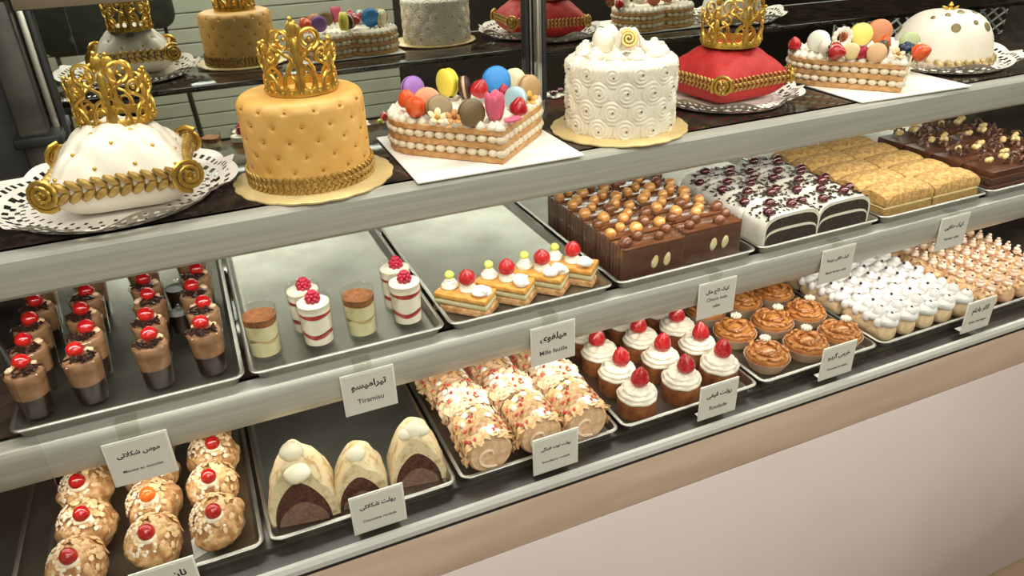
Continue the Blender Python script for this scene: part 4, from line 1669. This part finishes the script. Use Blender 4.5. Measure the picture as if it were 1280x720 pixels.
def text_mesh(body, maxw, maxh, bold=0.0):
    cu = bpy.data.curves.new('text_line', 'FONT')
    cu.body = body
    cu.size = 1
    cu.align_x = 'CENTER'
    cu.extrude = .012
    cu.offset = bold
    cu.resolution_u = 3
    to = bpy.data.objects.new('text_line', cu)
    COL.objects.link(to)
    bpy.context.view_layer.update()
    me = bpy.data.meshes.new_from_object(to)
    bpy.data.objects.remove(to)
    bpy.data.curves.remove(cu)
    xs = [v.co.x for v in me.vertices]
    ys = [v.co.y for v in me.vertices]
    cx, cy = (min(xs) + max(xs)) / 2, (min(ys) + max(ys)) / 2
    k = min(maxw / (max(xs) - min(xs)), maxh / (max(ys) - min(ys)))
    for v in me.vertices:
        x, y, z = v.co
        v.co = ((x - cx) * k, -z * .02, (y - cy) * k)
    return me


def card(loc, fa, la, label, w=.083, h=.074, hung=True, third=None, lean=0):
    t = thing('name_card', label, 'sign', loc, 0, 'dessert name cards')
    t.rotation_euler = (lean, 0, 0)
    G().box((0, 0, 0), (w, .0026, h), .0007).obj('holder', sign_edge, t)
    G().box((0, -.0014, -.0008), (w - .006, .0008, h - .006), 0).obj('card', sign_m, t, smooth=False)
    rows = [(fa, True, .013, .017, .66), (la, False, -.014 if not third else -.005, .0085, .62)]
    if third:
        rows = [(fa, True, .016, .0125, .62), (la, False, .001, .008, .55), (third, False, -.014, .0065, .2)]
    for body, isfa, z, hh, ww in rows:
        wmax = w * ww
        if isfa:
            me = text_mesh(shape_fa(body), wmax, hh, .028)
        else:
            me = text_mesh(body, wmax, hh, .012)
        me.materials.clear()
        me.materials.append(ink if isfa else ink2)
        o = bpy.data.objects.new('text_line', me)
        COL.objects.link(o)
        o.parent = t
        # lettering lies on the card face
        o.location = (0, -.00185, z)
        o.rotation_euler = (0, 0, 0)
    if hung:
        g = G()
        zt = -.0193 - loc[2]
        g.box((-.004, .0022, (h / 2 + zt) / 2), (.028, .0010, zt - h / 2), .0003)
        g.box((-.004, .0125, zt), (.028, .021, .0012), .0003)
        g.obj('clip', cupclear, t)
    else:
        G().box((0, .010, -h / 2 + .001), (w * .8, .020, .0015), .0004).obj('foot', sign_edge, t)
    return t


ZC2, ZC3 = -.070, -.2205
card((-.157, -.0135, -.080), 'موس شکلاتی', 'Mousse au chocolat', 'name card reading mousse au chocolat, hung on the lower shelf edge')
card((.169, -.0135, -.069), 'تیرامیسو', 'Tiramisu', 'name card reading Tiramisu, hung on the lower shelf edge')
card((.483, -.0135, -.072), 'میلفوی', 'Mille feuille', 'name card reading Mille feuille, hung on the lower shelf edge')
card((.816, -.0135, -.070), 'کیک تاج ملل', 'Choco nuts', 'name card with three text lines hung below the hazelnut chocolate blocks', third='cake')
card((1.101, -.0135, -.066), 'کیک کافی بریجا', 'Black forest cake', 'name card hung below the white cream slices with cherries')
card((1.416, -.0135, -.062), 'کیک طلایی', 'Honey cake', 'name card hung below the golden crumb slices, furthest right on that edge')
card((.141, -.105, ZC3), 'رولت شکلاتی', 'Chocolate roulade', 'name card reading chocolate roulade, standing on the front sill', hung=False)
card((.441, -.105, ZC3), 'رولت توت فرنگی', 'Strawberry roulade', 'name card standing on the front sill before the almond flake roulades', hung=False)
card((.768, -.105, ZC3), 'رولت قیفی', 'Roulade', 'name card standing on the front sill before the strawberry cupcakes', hung=False)
card((1.048, -.105, ZC3), 'خرمی گردو', 'Caramel tartelet', 'name card standing on the front sill before the caramel tarts', hung=False)
card((1.434, -.105, ZC3), 'اکلر بادام', 'Eclair meringue', 'name card standing on the front sill before the meringue eclairs', hung=False)
card((-.160, -.105, ZC3 - .012), 'نان خامه', 'Cream puff', 'name card standing before the cream puffs, cut off by the bottom edge', hung=False)

# ================================================================== CHAIRS BEHIND THE VIEWER (seen in the mirror)
cush = P('chair_fabric', '33352c', '3c3e34', sc=30, rough=.8)
wood = P('chair_wood', '2a1d14', rough=.5)
def bar_stool(x, y, rz, label):
    t = thing('bar_stool', label, 'stool', (x, y, -1.17), rz, 'dark padded bar stools')
    def rr(k, yy):
        return [(p[0], yy, p[1]) for p in rrect(0, 1.30, .40 * k, .50 * k, .10, 6)]
    G().loft([rr(.95, -.02), rr(1, -.01), rr(1, .02), rr(.95, .035)]).obj('backrest', cush, t)
    G().box((0, .24, .76), (.42, .42, .08), .02).obj('seat', cush, t)
    for sx in (-.12, .12):
        G().tube([(sx, .05, .76), (sx, .03, .95), (sx, .012, 1.12)], .012, 8).obj('back_post', wood, t)
    for sx in (-.18, .18):
        for sy in (.06, .42):
            G().tube([(sx * 1.1, sy, 0), (sx * .9, sy, .73)], .016, 8).obj('leg', wood, t)
    return t


bar_stool(-.50, -2.7, R(180), 'dark round-backed bar stool mirrored at the upper left corner')
bar_stool(-.17, -3.5, R(180), 'dark bar stool mirrored just right of the quilted cushion cake reflection')
wire = P('wire_steel', 'c4c2ba', rough=.5, metal=.2)
def wire_chair(x, y, rz, label):
    t = thing('wire_chair', label, 'chair', (x, y, -1.17), rz, 'wire mesh chairs')
    g = G()
    def pt(u, w):
        a = -1.0 + 2.0 * u
        return (.34 * sin(a), .34 * (1 - cos(a)) * -1 + .03 * w, .70 + .60 * w)
    N = 9
    for k in range(-N, N + 1):
        for s in (1, -1):
            pts = []
            for i in range(17):
                w = i / 16
                u = k / N + s * w * .9
                if 0 <= u <= 1:
                    pts.append(pt(u, w))
            if len(pts) > 2:
                g.tube(pts, .0075, 4)
    g.tube([pt(i / 12, 1) for i in range(13)], .008, 6)
    g.tube([pt(0, i / 8) for i in range(9)], .008, 6)
    g.tube([pt(1, i / 8) for i in range(9)], .008, 6)
    g.obj('mesh_back', wire, t)
    G().lathe([(0, .70), (.24, .70), (.25, .715), (.24, .73), (0, .73)], 24, (0, -.22, 0)).obj('seat', cush, t)
    for sx in (-.17, .17):
        for sy in (-.02, -.34):
            G().tube([(sx * 1.15, sy, 0), (sx, sy, .70)], .010, 6).obj('leg', wire, t)
    return t


wire_chair(4.20, -2.0, R(215), 'silver wire mesh chair mirrored above the fruit topped heart cake')
wire_chair(5.35, -2.0, R(225), 'silver wire mesh chair mirrored behind the white dome cake')
